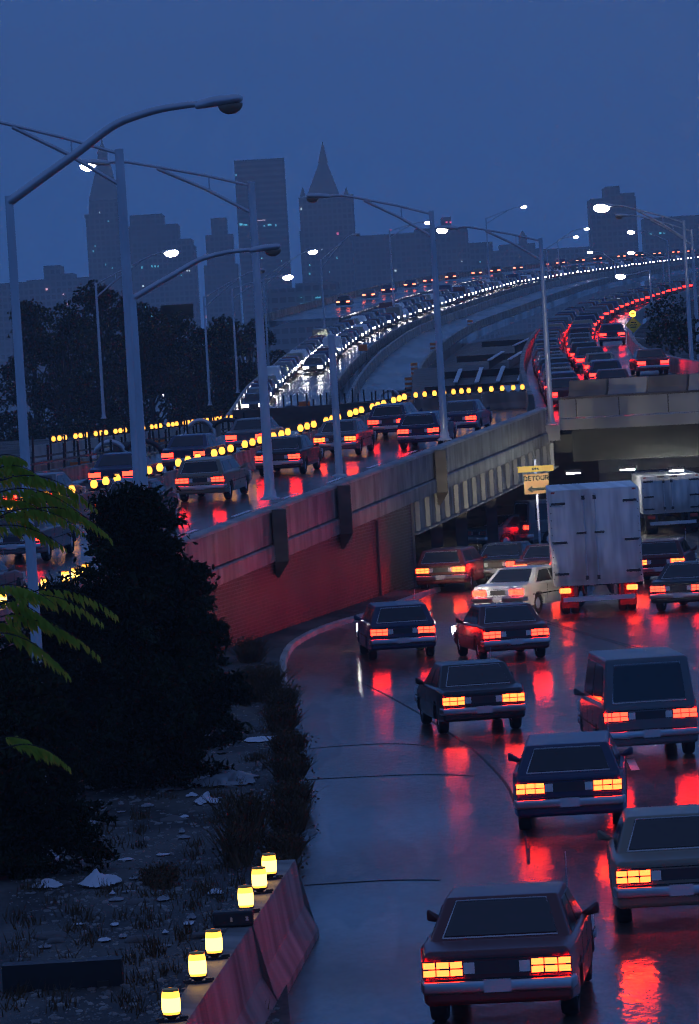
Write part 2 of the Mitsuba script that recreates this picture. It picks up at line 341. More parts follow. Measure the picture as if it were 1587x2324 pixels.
# ------------------------------------------------------------------ right parapet, brick wall, girder
ZT = lambda y: ZD(y) + 0.85
Ya, Yw, Ye = 127.5, 171.0, 209.5
path = lambda a, b, n=30: np.array([(XR(y), y, ZT(y)) for y in np.linspace(a, b, n)])
pp_ = thing('concrete_parapet', 'streaked concrete parapet of the raised road above the brick wall', 'parapet')
obj('wall_panel', sweep(path(Ya, Ye), [(-0.28, -1.0), (-0.28, -0.05), (0.0, -0.05), (0.0, -1.0)]), 'concrete', pp_)
obj('cap', sweep(path(Ya, Ye), [(-0.34, -0.05), (-0.34, 0.02), (-0.3, 0.06), (0.03, 0.06), (0.07, 0.02), (0.07, -0.05)]), 'pale_concrete', pp_)
obj('ledge', sweep(path(Ya, Ye), [(-0.28, -1.52), (-0.28, -1.03), (0.06, -1.03), (0.10, -1.08), (0.10, -1.52)]), 'concrete', pp_)
for k, y in enumerate((144.5, 156.0, 177.0)):
    w = 0.27
    pts = [(XR(y) + dx, y + dy, ZT(y) + dz) for dx in (0.0, 0.42) for dy in (-w * 1.6, w * 1.6) for dz in (0.0, -1.55)]
    obj('pier', cat([hull(pts), hull([(XR(y) + dx, y + dy, ZT(y) - 1.55) for dx in (0, 0.42) for dy in (-w * 1.6, w * 1.6)] + [(XR(y) + 0.02, y, ZT(y) - 2.05), (XR(y) + 0.1, y, ZT(y) - 2.05)])]), 'rusty', pp_)
bw = thing('brick_wall', 'dark red brick retaining wall under the raised road', 'brick wall')
ys = np.linspace(118, Yw, 24)
v = [(XR(y) - 0.02, y, 0.0) for y in ys] + [(XR(y) - 0.02, y, ZT(y) - 1.5) for y in ys]
v2 = [(XR(Yw) - 16, Yw, 0.0), (XR(Yw) - 16, Yw, ZT(Yw) - 1.6)]
n_ = len(ys)
f = []
for i in range(n_ - 1): f += [[i, i + 1, n_ + i + 1], [i, n_ + i + 1, n_ + i]]
m_ = trimesh.Trimesh(np.array(v + v2), f + [[n_ - 1, 2 * n_, 2 * n_ + 1], [n_ - 1, 2 * n_ + 1, 2 * n_ - 1]], process=False)
obj('brickwork', m_, 'brick', bw)
obj('end_post', bx(XR(Yw) - 0.25, XR(Yw) + 0.05, Yw - 0.1, Yw + 0.35, 0, ZT(Yw) - 1.52), 'concrete', bw)
obj('drain_pipe', tube([(XR(163) + 0.05, 163, 0.1), (XR(163) + 0.05, 163, ZT(163) - 1.6)], 0.05), 'rusty', bw)
gr = thing('steel_girder', 'steel girder with stiffeners carrying the raised road over the lower street', 'girder')
gp = path(Yw + 0.4, 212, 20)
obj('web', sweep(gp, [(-0.12, -2.62), (-0.12, -1.54), (-0.08, -1.54), (-0.08, -2.62)]), 'concrete', gr)
obj('flange', sweep(gp, [(-0.26, -2.70), (-0.26, -2.625), (0.10, -2.625), (0.10, -2.70)]), 'concrete', gr)
for y in np.arange(Yw + 1.2, 211, 2.4):
    a = (XR(y), y, ZT(y))
    obj('stiffener', box((a[0] + 0.005, a[1], a[2] - 2.08), (0.16, 0.10, 1.06)), 'pale_concrete', gr)
    obj('panel', box((a[0] - 0.065, a[1] + 1.2, a[2] - 2.05), (0.02, 1.25, 0.62)), 'rusty', gr)
for i, (x, Y) in enumerate(((985, 180), (1042, 186), (1112, 196), (1215, 204))):
    b = at(x, 1100, Y)
    c = thing('bridge_column', ['dark steel column nearest the brick wall under the bridge', 'second dark steel column from the brick wall under the bridge', 'third dark steel column from the brick wall under the bridge', 'dark steel column behind the detour sign'][i], 'column')
    obj('shaft', bx(b[0] - 0.22, b[0] + 0.22, Y - 0.22, Y + 0.22, 0.25, ZT(Y) - 2.7), 'rusty', c)
    obj('footing', bx(b[0] - 0.45, b[0] + 0.45, Y - 0.45, Y + 0.45, 0, 0.25), 'concrete', c)
# cross beam on the right
bm = thing('bridge_beam', 'wide pale concrete bridge beam crossing above the truck', 'bridge')
b0, b1 = at(1268, 907, 211), at(1650, 903, 206)
zt, zb = b0[2], b0[2] - 1.34
d = (b1 - b0); d[2] = 0; d /= np.linalg.norm(d)
bp = np.array([b0 + d * t for t in np.linspace(0, 14, 8)]); bp[:, 2] = zt
obj('face', sweep(bp, [(-0.35, -0.82), (-0.35, 0), (0.0, 0), (0.0, -0.82)]), 'pale_concrete', bm)
obj('lower_face', sweep(bp, [(-0.35, -1.34), (-0.35, -0.85), (0.03, -0.85), (0.03, -1.34)]), 'pale_concrete', bm)
obj('coping', sweep(bp, [(-0.45, 0.0), (-0.45, 0.10), (0.08, 0.10), (0.08, 0.0)]), 'rusty', bm)
for t in (0.9, 3.1, 5.6, 8.0):
    q = b0 + d * t
    obj('joint_strip', box((q[0] , q[1] - 0.012, zt - 0.41), (0.04, 0.03, 0.8), math.atan2(d[1], d[0])), 'rusty', bm)
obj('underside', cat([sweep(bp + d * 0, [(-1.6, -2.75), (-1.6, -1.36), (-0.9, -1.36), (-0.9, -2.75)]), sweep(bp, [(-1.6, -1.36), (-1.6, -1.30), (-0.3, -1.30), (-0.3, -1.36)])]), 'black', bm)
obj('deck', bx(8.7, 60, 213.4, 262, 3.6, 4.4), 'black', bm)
pr = thing('end_pier', 'short concrete pedestal under the lamp post at the corner of the bridge', 'pedestal')
q5 = at(1255, 1000, 209.3)
obj('block', bx(q5[0] - 0.32, q5[0] + 0.32, q5[1] - 0.3, q5[1] + 0.3, q5[2], at(1253, 965, 209.3)[2]), 'pale_concrete', pr)
aw = thing('abutment_wall', 'dark abutment wall closing the space under the bridge', 'wall')
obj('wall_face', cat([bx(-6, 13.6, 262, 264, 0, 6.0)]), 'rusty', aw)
lw = thing('roadside_building', 'pale wall of a building lit up beyond the bridge, right of the truck', 'building')
obj('wall', bx(13.8, 60, 285, 300, 0, 5.2), 'lit_wall', lw)
obj('plinth', bx(13.8, 60, 284.8, 284.99, 0, 0.9), 'pale_concrete', lw)
for k in range(4):
    obj('window', bx(15 + k * 4.2, 17.6 + k * 4.2, 284.9, 284.98, 1.7, 3.3), 'glass_dark', lw)
for i, (x, y, Y) in enumerate(((1425, 1066, 208), (1302, 1074, 207.5), (1536, 1068, 207), (1530, 1092, 280))):
    c = at(x, y, Y)
    t = thing('tube_light', ['white tube light under the bridge above the right edge of the truck', 'faint tube light under the bridge above the left half of the truck', 'white tube light under the bridge at the right edge of the photo', 'wall light on the pale building right of the truck'][i], 'light')
    obj('housing', box(c + [0, 0, 0.1], (0.74, 0.25, 0.12)), 'dark_steel', t)
    obj('tube', box(c, (0.62, 0.16, 0.07)), 'white_paint', t, emit=(700, 730, 600), weight=25)

# ------------------------------------------------------------------ concrete barriers and their lanterns
JERSEY = [(-0.30, 0.0), (-0.30, 0.08), (-0.17, 0.33), (-0.10, 0.81), (0.10, 0.81), (0.17, 0.33), (0.30, 0.08), (0.30, 0.0)]
lens_mesh = lathe([(0.02, 0.075), (0.065, 0.085), (0.098, 0.13), (0.108, 0.19), (0.098, 0.25), (0.065, 0.305), (0.02, 0.325)], 16)
band_meshes = [lathe([(0.02, 0.075), (0.085, 0.08), (0.094, 0.105)], 18), lathe([(0.094, 0.105), (0.100, 0.125), (0.099, 0.255)], 18), lathe([(0.099, 0.255), (0.095, 0.285), (0.088, 0.315), (0.03, 0.33)], 18)]
cap_mesh = lathe([(0.07, 0.318), (0.092, 0.322), (0.085, 0.345), (0.02, 0.355)], 12)
foot_mesh = cat([lathe([(0.03, 0.0), (0.05, 0.04), (0.105, 0.07), (0.105, 0.078)], 12), box((0.0, 0, 0.012), (0.30, 0.10, 0.022)), box((0.13, 0.02, 0.03), (0.09, 0.05, 0.03)), box((-0.13, -0.02, 0.03), (0.09, 0.05, 0.03))])
LENS, CAP, FOOT = mikit.ply(lens_mesh, 'mat_amber_plastic', smooth=40), mikit.ply(cap_mesh, 'mat_amber_plastic', smooth=40), mikit.ply(foot_mesh, 'mat_black')
BANDS = [mikit.ply(m, 'mat_amber_plastic', smooth=40) for m in band_meshes]
def lantern(p, label, group, s=1.0, e=(2.6, 1.02, 0.12), w=1.0, rz=None):
    t = thing('warning_lantern', label, 'lantern', group)
    xf = place(p, rng.uniform(0, 3) if rz is None else rz, s, rng.normal(0, 0.05))
    k = rng.uniform(0.8, 1.15)
    if w > 1.2:
        for q, bm_ in zip(((2.6, 1.0, 0.10), e, (2.6, 1.05, 0.12)), BANDS): obj('lens', bm_, None, t, emit=q, weight=w / 2, xf=xf)
    else: obj('lens', LENS, None, t, emit=tuple(c * k for c in e), weight=w, xf=xf)
    obj('cap', CAP, None, t, xf=xf)
    obj('foot', FOOT, None, t, xf=xf)
def barrier(a, b, label, group, mat='concrete', ribs=False, sc=1.0):
    a, b = np.asarray(a, float), np.asarray(b, float)
    t = thing('concrete_barrier', label, 'barrier', group)
    d = (b - a); L = np.linalg.norm(d)
    a2, b2 = a + d / L * 0.03, b - d / L * 0.03
    obj('block', sweep(np.array([a2 + (b2 - a2) * k for k in np.linspace(0, 1, 5)]), [(u * sc, z * sc) for u, z in JERSEY]), mat, t)
    if ribs:
        h = d / L; r = np.array([h[1], -h[0], 0])
        for k in np.arange(0.25, L - 0.1, 0.42):
            c = a + h * k
            prof = [(0.105, 0.80), (0.175, 0.33), (0.305, 0.085), (0.345, 0.085), (0.212, 0.345), (0.142, 0.80)]
            prof = [(u * sc, z * sc) for u, z in prof]
            pts = [c + h * e * 0.055 + r * u + [0, 0, z] for e in (-1, 1) for u, z in prof[:2] + prof[4:]]
            pts2 = [c + h * e * 0.055 + r * u + [0, 0, z] for e in (-1, 1) for u, z in prof[1:5]]
            obj('rib', cat([hull(pts), hull(pts2)]), mat, t)
    return t
# lower left corner: two ribbed sections
bf = np.array([-1.16, 66.4, 0.0]); dj = np.array([-0.06, -1.0, 0.0]); dj /= np.linalg.norm(dj)
segs = [(bf, bf + dj * 7.6), (bf + dj * 7.68, bf + dj * 19.0)]
barrier(*segs[0], 'ribbed concrete barrier with three big lanterns at the roadside, bottom left', None, ribs=True, sc=1.32)
barrier(*segs[1], 'nearest ribbed concrete barrier, cut off by the lower edge of the photo', None, ribs=True, sc=1.32)
for i, Z in enumerate((63.9, 62.2, 60.0, 55.4, 53.3, 50.2)):
    p = bf + dj * (66.4 - Z) + np.array([-0.03, 0, 1.07])
    lantern(p, ['farthest of the big yellow lanterns on the roadside barrier, bottom left', 'second farthest big yellow lantern on the roadside barrier, bottom left', 'third big yellow lantern on the roadside barrier, just before the black box',
                'big yellow lantern nearest to the black box on its near side, bottom left', 'second big yellow lantern nearer than the black box, bottom left', 'lowest big yellow lantern, cut off at the bottom edge'][i], 'big lanterns on the roadside barrier', s=1.0, e=(4.2, 2.4, 0.52), w=2.5, rz=0.2)
t = thing('battery_box', 'small black battery box between two barrier sections under the lanterns', 'box')
pb = bf + dj * 7.75 + np.array([-0.08, 0, 1.07])
obj('case', tri(hull([pb + np.array([a, b, c]) for a in (-0.22, 0.22) for b in (-0.12, 0.12) for c in (0.03, 0.17)], 0.025)), 'black', t)
obj('clasp', cat([box(pb + [-0.02, -0.152, 0.1], (0.03, 0.02, 0.05)), box(pb + [0.17, -0.152, 0.1], (0.03, 0.02, 0.05))]), 'chrome', t)
# row on the right edge of the raised road, far left
for k in range(4):
    y = 109.3 + k * 4.6
    a, b = (XR(y) - 0.2, y, ZD(y)), (XR(y + 4.55) - 0.2, y + 4.55, ZD(y + 4.55))
    barrier(a, b, 'dark concrete barrier with lanterns in front of the raised road at left', 'barriers at the near end of the raised road')
for x, y in ((88, 1322), (119, 1312), (141, 1305), (186, 1286), (208, 1280), (231, 1268), (44, 1336), (18, 1350)):
    q = at(x, y, 115)
    Y = 26.87 / (0.17 - (x - 793.5 - 0.06 * (y - 845)) / 11000.0)
    lantern((XR(Y) - 0.2, Y, ZD(Y) + 0.81), 'yellow lantern on the dark barrier among the leaves at the left edge', 'lanterns at the near end of the raised road', e=(4.2, 2.4, 0.52), w=1.5)
# median row
OFF = 8.9
y = 150.0
k = 0
while y < 229:
    yy = y + 6.1
    off = OFF + 0.8 * max(0, (178 - y) / 25)
    off2 = OFF + 0.8 * max(0, (178 - yy) / 25)
    barrier(near(y, off), near(yy, off2), 'concrete median barrier carrying a row of lanterns along the raised road', 'median barriers of the raised road')
    for j in (0.8, 2.4, 4.0):
        if True:
            q = near(y + j, off + (off2 - off) * j / 6.1)
            lantern(q + [0, 0, 0.81], 'yellow lantern in the long row on the median barrier of the raised road', 'lanterns on the median barrier', w=0.7, s=1.15)
    y = yy + 0.02
    k += 1
bend = [near(229.5, OFF), np.array([5.8, 231.2, ZD(231.2)]), np.array([8.75, 231.6, ZD(231.6)])]
for a, b in zip(bend[:-1], bend[1:]):
    barrier(a, b, ['left', 'right'][int(a[0] > 5)] + ' one of two concrete barriers with lanterns where the median row bends to the ramp', 'barriers at the bend by the ramp')
    for j in (0.08, 0.26, 0.44, 0.62, 0.80, 0.95):
        lantern(a + (b - a) * j + [0, 0, 0.81], 'yellow lantern in the row that bends towards the ramp', 'lanterns at the bend by the ramp', w=0.5)
# left row
A3, B3 = at(60, 1000, 236), at(600, 938, 334)
A3[2] = B3[2] = 4.22
n3 = 14
for i in range(n3):
    a, b = A3 + (B3 - A3) * i / n3, A3 + (B3 - A3) * (i + 1) / n3
    barrier(a, b, 'concrete barrier with lanterns in front of the dark trees', 'barriers on the far side of the construction site', mat='pale_concrete')
    if i > 0:
        for j in (0.16, 0.42, 0.68):
            lantern(a + (b - a) * j + [0, 0, 0.81], 'yellow lantern in the row in front of the dark trees at left', 'lanterns in front of the dark trees', s=1.05, w=0.6)
# barriers on the bridge beam
for i in range(5):
    a = b0 + d * (0.7 + i * 2.05) + [0, 0.9, 0]; b = a + d * 2.0
    a = np.array([a[0], a[1], zt - 0.02]); b = np.array([b[0], b[1], zt - 0.02])
    barrier(a, b, 'stained concrete barrier standing on the bridge beam above the truck', 'barriers on the bridge beam', mat='pale_concrete' if i % 2 else 'concrete')

# ------------------------------------------------------------------ parapets of the far roads
BAR = [(-0.2, 0), (-0.12, 0.85), (0.12, 0.85), (0.2, 0)]
def wallrun(name, fn, Ys, label, mat='pale_concrete', catg='parapet'):
    t = thing(name, label, catg)
    obj('run', sweep(np.array([fn(y) for y in Ys]), BAR), mat, t)
    return t
wallrun('highway_parapet', lambda y: hwy(y, 0.0), Yh, 'pale parapet along the left edge of the far highway beside the headlights')
wallrun('highway_parapet', lambda y: hwy(y, 0.52), Yh, 'left one of the two dark median parapets of the far highway', 'concrete')
wallrun('highway_parapet', lambda y: hwy(y, 0.64), Yh, 'right one of the two median parapets of the far highway', 'pale_concrete')
wallrun('highway_parapet', lambda y: hwy(y, 1.0), Yh, 'parapet between the closed carriageway and the construction pit', 'concrete')
wallrun('highway_parapet', lambda y: back(y, 0.0), Yb, 'outermost parapet of the back carriageway against the skyline', 'concrete')
Yl = np.linspace(226, 690, 70)
wallrun('ramp_parapet', lambda y: (RL(y), y, ZD(y)), Yl, 'curving left parapet of the ramp full of red tail lights', 'concrete')
wallrun('ramp_parapet', lambda y: (RL(y) + RW(y), y, ZD(y)), np.linspace(243, 690, 70), 'curving right parapet of the ramp below the yellow diamond sign', 'pale_concrete')
# dark earth bank right of the ramp
struct('bank', ribbon([(RL(y) + RW(y) + 0.3, y, ZD(y) - 0.3) for y in np.linspace(262, 690, 30)], [(RL(y) + RW(y) + 60, y, ZD(y) - 1.5) for y in np.linspace(262, 690, 30)], 4), 'lot_dirt')

# ------------------------------------------------------------------ steel beams and drums of the pit
beams = [((1082, 868, 300), (1093, 835, 322)), ((1130, 866, 300), (1143, 832, 322)), ((1178, 864, 300), (1192, 830, 324)), ((1034, 868, 300), (1046, 838, 322)), ((1110, 818, 330), (1142, 798, 350)), ((1156, 816, 330), (1186, 798, 350)), ((1168, 784, 360), (1230, 756, 400)), ((1213, 780, 360), (1246, 764, 385))]
for (x0, y0, Y0), (x1, y1, Y1) in beams:
    a, b = at(x0, y0, Y0), at(x1, y1, Y1)
    t = thing('steel_beam', 'bare steel beam lying in the dark construction pit beside the ramp', 'steel beam', 'steel beams in the construction pit')
    w = b - a
    obj('flange', sweep(np.array([a, (a + b) / 2, b]), [(-0.13, 0.0), (-0.13, 0.05), (0.13, 0.05), (0.13, 0.0)]), 'steel', t)
    obj('web', sweep(np.array([a, (a + b) / 2, b]), [(-0.02, -0.6), (-0.02, -0.001), (0.02, -0.001), (0.02, -0.6)]), 'dark_steel', t)
for i, Y in enumerate((290, 318, 352, 392)):
    L = at(1012 + i * 22, 880, Y); R = np.array([RL(Y) - 0.4, Y, ZD(Y) - 0.3])
    t = thing('cross_girder', 'dark cross girder spanning the construction pit', 'girder', 'cross girders of the construction pit')
    obj('beam', bx(R[0] - 5.6, R[0], Y - 0.2, Y + 0.2, ZD(Y) - 1.2, ZD(Y) - 0.75), 'black', t)
def drum(p, label, group):
    t = thing('traffic_drum', label, 'traffic drum', group)
    for z0, z1, mt in ((0, 0.2, 'orange_paint'), (0.2, 0.38, 'white_paint'), (0.38, 0.58, 'orange_paint'), (0.58, 0.76, 'white_paint'), (0.76, 1.0, 'orange_paint')):
        obj('band', lathe([(0.30, z0), (0.30, z1), (0.0, z1)], 12, p), mt, t, smooth=30)
for Y, fr in ((352, 0.965), (357, 0.96), (362, 0.96), (368, 0.962), (392, 0.955), (425, 0.95), (470, 0.95), (540, 0.95)):
    drum(hwy(Y, fr), 'orange and white drum along the closed carriageway', 'drums along the closed carriageway')
def board(c, w, h, mat, label, legs=True):
    t = thing('barricade', label, 'barricade')
    obj('panel', box(c, (w, 0.06, h)), mat, t)
    for s in (-1, 1): obj('leg', box(c + [s * w * 0.35, 0.05, -h * 0.5 - 0.3], (0.06, 0.06, 0.6 + h)), 'dark_steel', t)
board(at(824, 789, 450), 0.8, 0.6, 'orange_paint', 'orange board standing on the far carriageway beside the median')
board(at(356, 1001, 262), 1.1, 0.34, 'orange_paint', 'long orange board in the construction site at left')
board(at(186, 1056, 205), 1.0, 0.3, 'orange_paint', 'orange board behind the leafy branch at the left edge')
board(at(690, 918, 318), 0.8, 0.4, 'orange_paint', 'orange board at the start of the median of the far highway')
board(at(880, 912, 322), 0.8, 0.4, 'orange_paint', 'orange board at the start of the closed carriageway')

# ------------------------------------------------------------------ construction parapets with bars and hoses
def rebar_wall(a, b, h, n, label):
    t = thing('construction_parapet', label, 'parapet')
    a, b = np.asarray(a), np.asarray(b)
    pth = np.array([a + (b - a) * k for k in np.linspace(0, 1, 12)])
    obj('curb', sweep(pth, [(-0.2, 0.0), (-0.2, h), (0.2, h), (0.2, 0.0)]), 'concrete', t)
    obj('rail', sweep(pth, [(-0.05, h + 0.28), (-0.05, h + 0.36), (0.05, h + 0.36), (0.05, h + 0.28)]), 'rusty', t)
    for i in range(n):
        q = a + (b - a) * (i + rng.uniform(0.2, 0.8)) / n
        hh = rng.uniform(0.75, 1.25)
        obj('bar', tube([q + [0, 0, h - 0.05], q + [rng.uniform(-.04, .04), 0, h + hh]], 0.05, 5), 'black', t)
rebar_wall([*at(60, 1080, 172)[:2], 4.22], [*at(640, 985, 268)[:2], 4.22], 0.55, 26, 'low concrete wall with upright bars behind the median lanterns')
rebar_wall([*at(60, 1060, 196)[:2], 4.22], [*at(620, 968, 290)[:2], 4.22], 0.45, 24, 'second low wall with upright bars nearer to the dark trees')
rebar_wall([*at(640, 965, 276)[:2], 4.22], [*at(1000, 905, 330)[:2], 4.22], 1.25, 26, 'low wall with upright bars across the foot of the far highway')
for i, (x, y, Y) in enumerate(((283, 1045, 196), (482, 990, 232), (632, 955, 276), (905, 912, 318))):
    c = at(x, y, Y)
    t = thing('hose_stand', ['squat concrete stand with looped hoses left of the tall lamp post', 'squat concrete stand with looped hoses in the middle of the construction site', 'squat concrete stand with a looped hose beside the second tall lamp post', 'grey bent hose rising at the foot of the closed carriageway'][i], 'hose stand')
    k = Y / 220
    obj('post', bx(c[0] - 0.42, c[0] + 0.42, c[1] - 0.3, c[1] + 0.3, 4.2, c[2] + 0.75), 'concrete', t)
    an = np.linspace(0.15, math.pi * 1.25, 18)
    obj('hose', tube([c + [-0.55 - 0.75 * math.cos(a) * 0.9, -0.35, 0.05 + 0.75 * math.sin(a)] for a in an], 0.10, 8), 'steel', t, smooth=True)
    an = np.linspace(0.1, math.pi * 0.95, 14)
    obj('hose', tube([c + [0.75 - 0.8 * math.cos(a), -0.36, 0.1 + 0.65 * math.sin(a)] for a in an], 0.10, 8), 'dark_steel', t, smooth=True)

# ------------------------------------------------------------------ street lamps
def head_mesh():
    sp = lambda x, y, z, r, k=1.0: m3.Manifold.sphere(r, 20).scale([1, 1, k]).translate([x, y, z])
    h = m3.Manifold.batch_hull([sp(-0.38, 0, 0.0, 0.065), sp(-0.30, 0, 0.012, 0.085), sp(-0.02, 0.06, 0.025, 0.095, 0.9), sp(-0.02, -0.06, 0.025, 0.095, 0.9), sp(0.29, 0.06, 0.02, 0.09, 0.8), sp(0.29, -0.06, 0.02, 0.09, 0.8)])
    h = h.trim_by_plane([0, 0, 1], -0.055)
    return tri(h)
def bowl_mesh(k=1.0):
    s = trimesh.creation.icosphere(subdivisions=3)
    v = s.vertices.copy()
    return trimesh.Trimesh(np.stack([0.17 + v[:, 0] * 0.21 * k, v[:, 1] * 0.15 * k, -0.03 + np.where(v[:, 2] > 0, -0.03, -0.03 + v[:, 2] * 0.16 * k)], 1), s.faces, process=False)
HEAD, BOWL = mikit.ply(head_mesh(), 'mat_steel', smooth=35), mikit.ply(bowl_mesh(), 'mat_lamp_glass', smooth=60)
def globe_mesh():
    g = trimesh.creation.icosphere(subdivisions=3)
    g.apply_scale([0.40, 0.30, 0.21]); g.apply_translation([0.17, 0, -0.12])
    return g
BOWL2 = mikit.ply(globe_mesh(), 'mat_lamp_glass', smooth=60)
LAMP_E = (130, 142, 105)
def lamp(base, top, tip, style, lit, label, r=0.115, group=None, w=1.0, hs=1.0, e=None, big=False, tilt=4.0):
    """base, top: points; tip: where the head's outer end hangs"""
    base, top, tip = (np.asarray(p, float) for p in (base, top, tip))
    t = thing('street_lamp', label, 'street lamp', group)
    obj('pole', tube([base, base * 0.66 + top * 0.34, base * 0.33 + top * 0.67, top], [r, r * 0.9, r * 0.78, r * 0.66], 12), 'steel', t, smooth=50)
    obj('base_flange', lathe([(r * 1.9, 0), (r * 1.9, 0.05), (r * 1.3, 0.09), (r * 1.1, 0.3)], 12, base), 'steel', t)
    u = tip - top; hor = np.array([u[0], u[1], 0]); L = np.linalg.norm(hor); h = hor / L
    rise = u[2]
    att = top - np.array([0, 0, 0.12])
    hl = 0.88 * hs
    end = tip - h * hl * 0.9
    if style == 'truss':
        low = top - np.array([0, 0, 0.95])
        j = att + (end - att) * 0.66 + np.array([0, 0, 0.10])
        obj('arm', tube([att, (att + j) / 2 + [0, 0, 0.03], j, j * 0.4 + end * 0.6 + [0, 0, 0.06], end], 0.042, 8), 'steel', t, smooth=50)
        obj('brace', tube([low, low + (j - low) * 0.5 + [0, 0, 0.05], j - [0, 0, 0.05]], 0.052, 8), 'steel', t, smooth=50)
        mtop, mlow = att + (j - att) * 0.45, low + (j - low) * 0.45
        obj('strut', tube([mtop, mlow], 0.025, 6), 'steel', t)
    else:
        ctrl = np.array([top - [0, 0, 0.1], top + (end - top) * 0.33 + [0, 0, (end - top)[2] * 0.10], top + (end - top) * 0.62 + [0, 0, (end - top)[2] * 0.24], end * 0.85 + top * 0.15 + [0, 0, (end - top)[2] * 0.13], end])
        s = np.linspace(0, 4, 25)
        q = np.stack([PchipInterpolator(range(5), ctrl[:, c])(s) for c in range(3)], 1)
        obj('arm', tube(q, np.linspace(0.078, 0.05, 25), 10), 'steel', t, smooth=50)
    c = end + h * hl * 0.45
    xf = T().translate(c.tolist()).rotate([0, 0, 1], math.degrees(math.atan2(h[1], h[0]))).rotate([0, 1, 0], -tilt).scale(float(hs))
    hd = obj('lamp_head', HEAD, None, t, xf=xf)
    if lit: obj('lens', BOWL2 if big else BOWL, None, hd, emit=e or LAMP_E, weight=w, xf=xf)
    else: obj('lens', BOWL, None, hd, xf=xf)
def lamp_px(bx_, by_, tx_, ty_, Y, hx, hy, style, lit, label, dY=0.0, base_z=None, **k):
    tp = at(tx_, ty_, Y)
    b = np.array([tp[0], tp[1], at(bx_, by_, Y)[2] if base_z is None else base_z])
    lamp(b, tp, at(hx, hy, Y + dY), style, lit, label, **k)
# nearest davit lamps at left
lamp_px(0, 0, 20, 444, 78, 552, 228, 'davit', False, 'nearest unlit street lamp on a long curved arm, top left', base_z=0.12, hs=0.96, dY=-1.0, r=0.10)
lamp_px(0, 0, 301, 668, 118, 639, 562, 'davit', False, 'unlit lamp on a curved arm crossing the second tall pole', base_z=0.12, hs=0.95, r=0.12)
# tall truss lamps along the right parapet
P1y = 126.4
lamp_px(0, 0, 270, 338, P1y, -165, 268, 'truss', False, 'thickest tall pole at left with arms leaving the left edge', base_z=float(ZT(P1y)), r=0.17)
lamp_px(613, 1134, 570, 412, 144.5, 180, 372, 'truss', True, 'second tall pole from left, its long truss arm reaching left to a lit lamp', r=0.155, w=4, hs=1.1)
lamp_px(1010, 999, 979, 478, 177, 694, 447, 'truss', False, 'tall pole with an unlit truss arm in front of the red trailing traffic', r=0.14, hs=1.1)
lamp_px(1253, 963, 1227, 540, 209.3, 990, 519, 'truss', True, 'tall pole standing on the corner of the bridge with a lit lamp', r=0.13, w=4, hs=1.15)
t = thing('bare_pole', 'short bare pole without a lamp on the parapet between two tall lamps', 'pole')
b_, tp_ = at(770, 1083, 156), at(752, 764, 156)
obj('shaft', tube([[tp_[0], tp_[1], b_[2]], tp_], [0.125, 0.11], 12), 'steel', t, smooth=50)
obj('cap', lathe([(0.13, 0), (0.13, 0.06), (0.02, 0.1)], 12, tp_), 'steel', t)
obj('base_flange', lathe([(0.24, 0), (0.24, 0.06), (0.15, 0.1)], 12, [tp_[0], tp_[1], b_[2]]), 'steel', t)
G = 'lit lamps of the far highway'
far = [(236, 950, 217, 641, 320, 398, 570, 'truss', True, 'lit lamp shining left of the second tall pole, above the tree tops', 0.11),
       (475, 920, 462, 672, 396, 602, 613, 'truss', False, 'unlit slender lamp in front of the dark trees, left of its taller lit neighbour', 0.11),
       (531, 892, 526, 652, 420, 660, 626, 'truss', True, 'lit lamp just right of the second tall pole, over the pale warehouse', 0.11),
       (608, 850, 598, 628, 489, 716, 569, 'truss', True, 'lit lamp in front of the pointed tower', 0.11),
       (738, 756, 728, 588, 520, 818, 531, 'truss', False, 'unlit lamp on a faint pole below the pointed tower', 0.11),
       (890, 702, 884, 522, 575, 977, 503, 'truss', True, 'lit lamp touching the tall pole right of the pointed tower', 0.11),
       (1108, 630, 1103, 494, 740, 1193, 468, 'truss', True, 'lone lit lamp against the sky right of the middle', 0.12),
       (1247, 620, 1241, 562, 830, 1311, 536, 'davit', True, 'lower left lit lamp of the pair beside the right-hand tower', 0.12),
       (1270, 610, 1266, 545, 900, 1335, 518, 'davit', True, 'upper right lit lamp of the pair beside the right-hand tower', 0.12),
       (1400, 640, 1396, 592, 800, 1336, 571, 'davit', True, 'lit lamp close above the white headlight stream', 0.12),
       (1560, 880, 1552, 500, 262, 1355, 468, 'truss', True, 'lit lamp with its arm coming from the right edge in front of the right-hand tower', 0.13),
       (1580, 850, 1570, 520, 300, 1396, 490, 'truss', False, 'unlit lamp on an arm from the right edge under a lit one', 0.13),
       (1526, 720, 1515, 545, 590, 1428, 525, 'davit', True, 'upper of two lit lamps one above the other near the right edge', 0.12),
       (1516, 740, 1505, 592, 640, 1428, 572, 'davit', True, 'lower of two lit lamps one above the other near the right edge', 0.12),
       (1490, 832, 1475, 612, 440, 1402, 625, 'davit', True, 'large lit lamp over the white stream near the right edge', 0.13),
       (1570, 1068, 1556, 790, 352, 1402, 768, 'truss', True, 'large lit lamp below the yellow diamond sign', 0.13),
       (290, 1040, 281, 913, 520, 384, 893, 'davit', True, 'low lit lamp in front of the dark trees right of the thickest pole', 0.10),
       (458, 1040, 446, 908, 520, 532, 887, 'davit', True, 'low lit lamp beside the foot of the far highway', 0.10),
       (-2, 1030, -12, 905, 520, 87, 887, 'davit', True, 'low lit lamp at the left edge of the photo', 0.10)]
for (bx_, by_, tx_, ty_, Y, hx, hy, st, lit, lab, r) in far:
    lamp_px(bx_, by_, tx_, ty_, Y, hx, hy, st, lit, lab, r=r, hs=1.15 if Y > 300 else 1.1, w=3.0, big=True, e=(130, 142, 105))

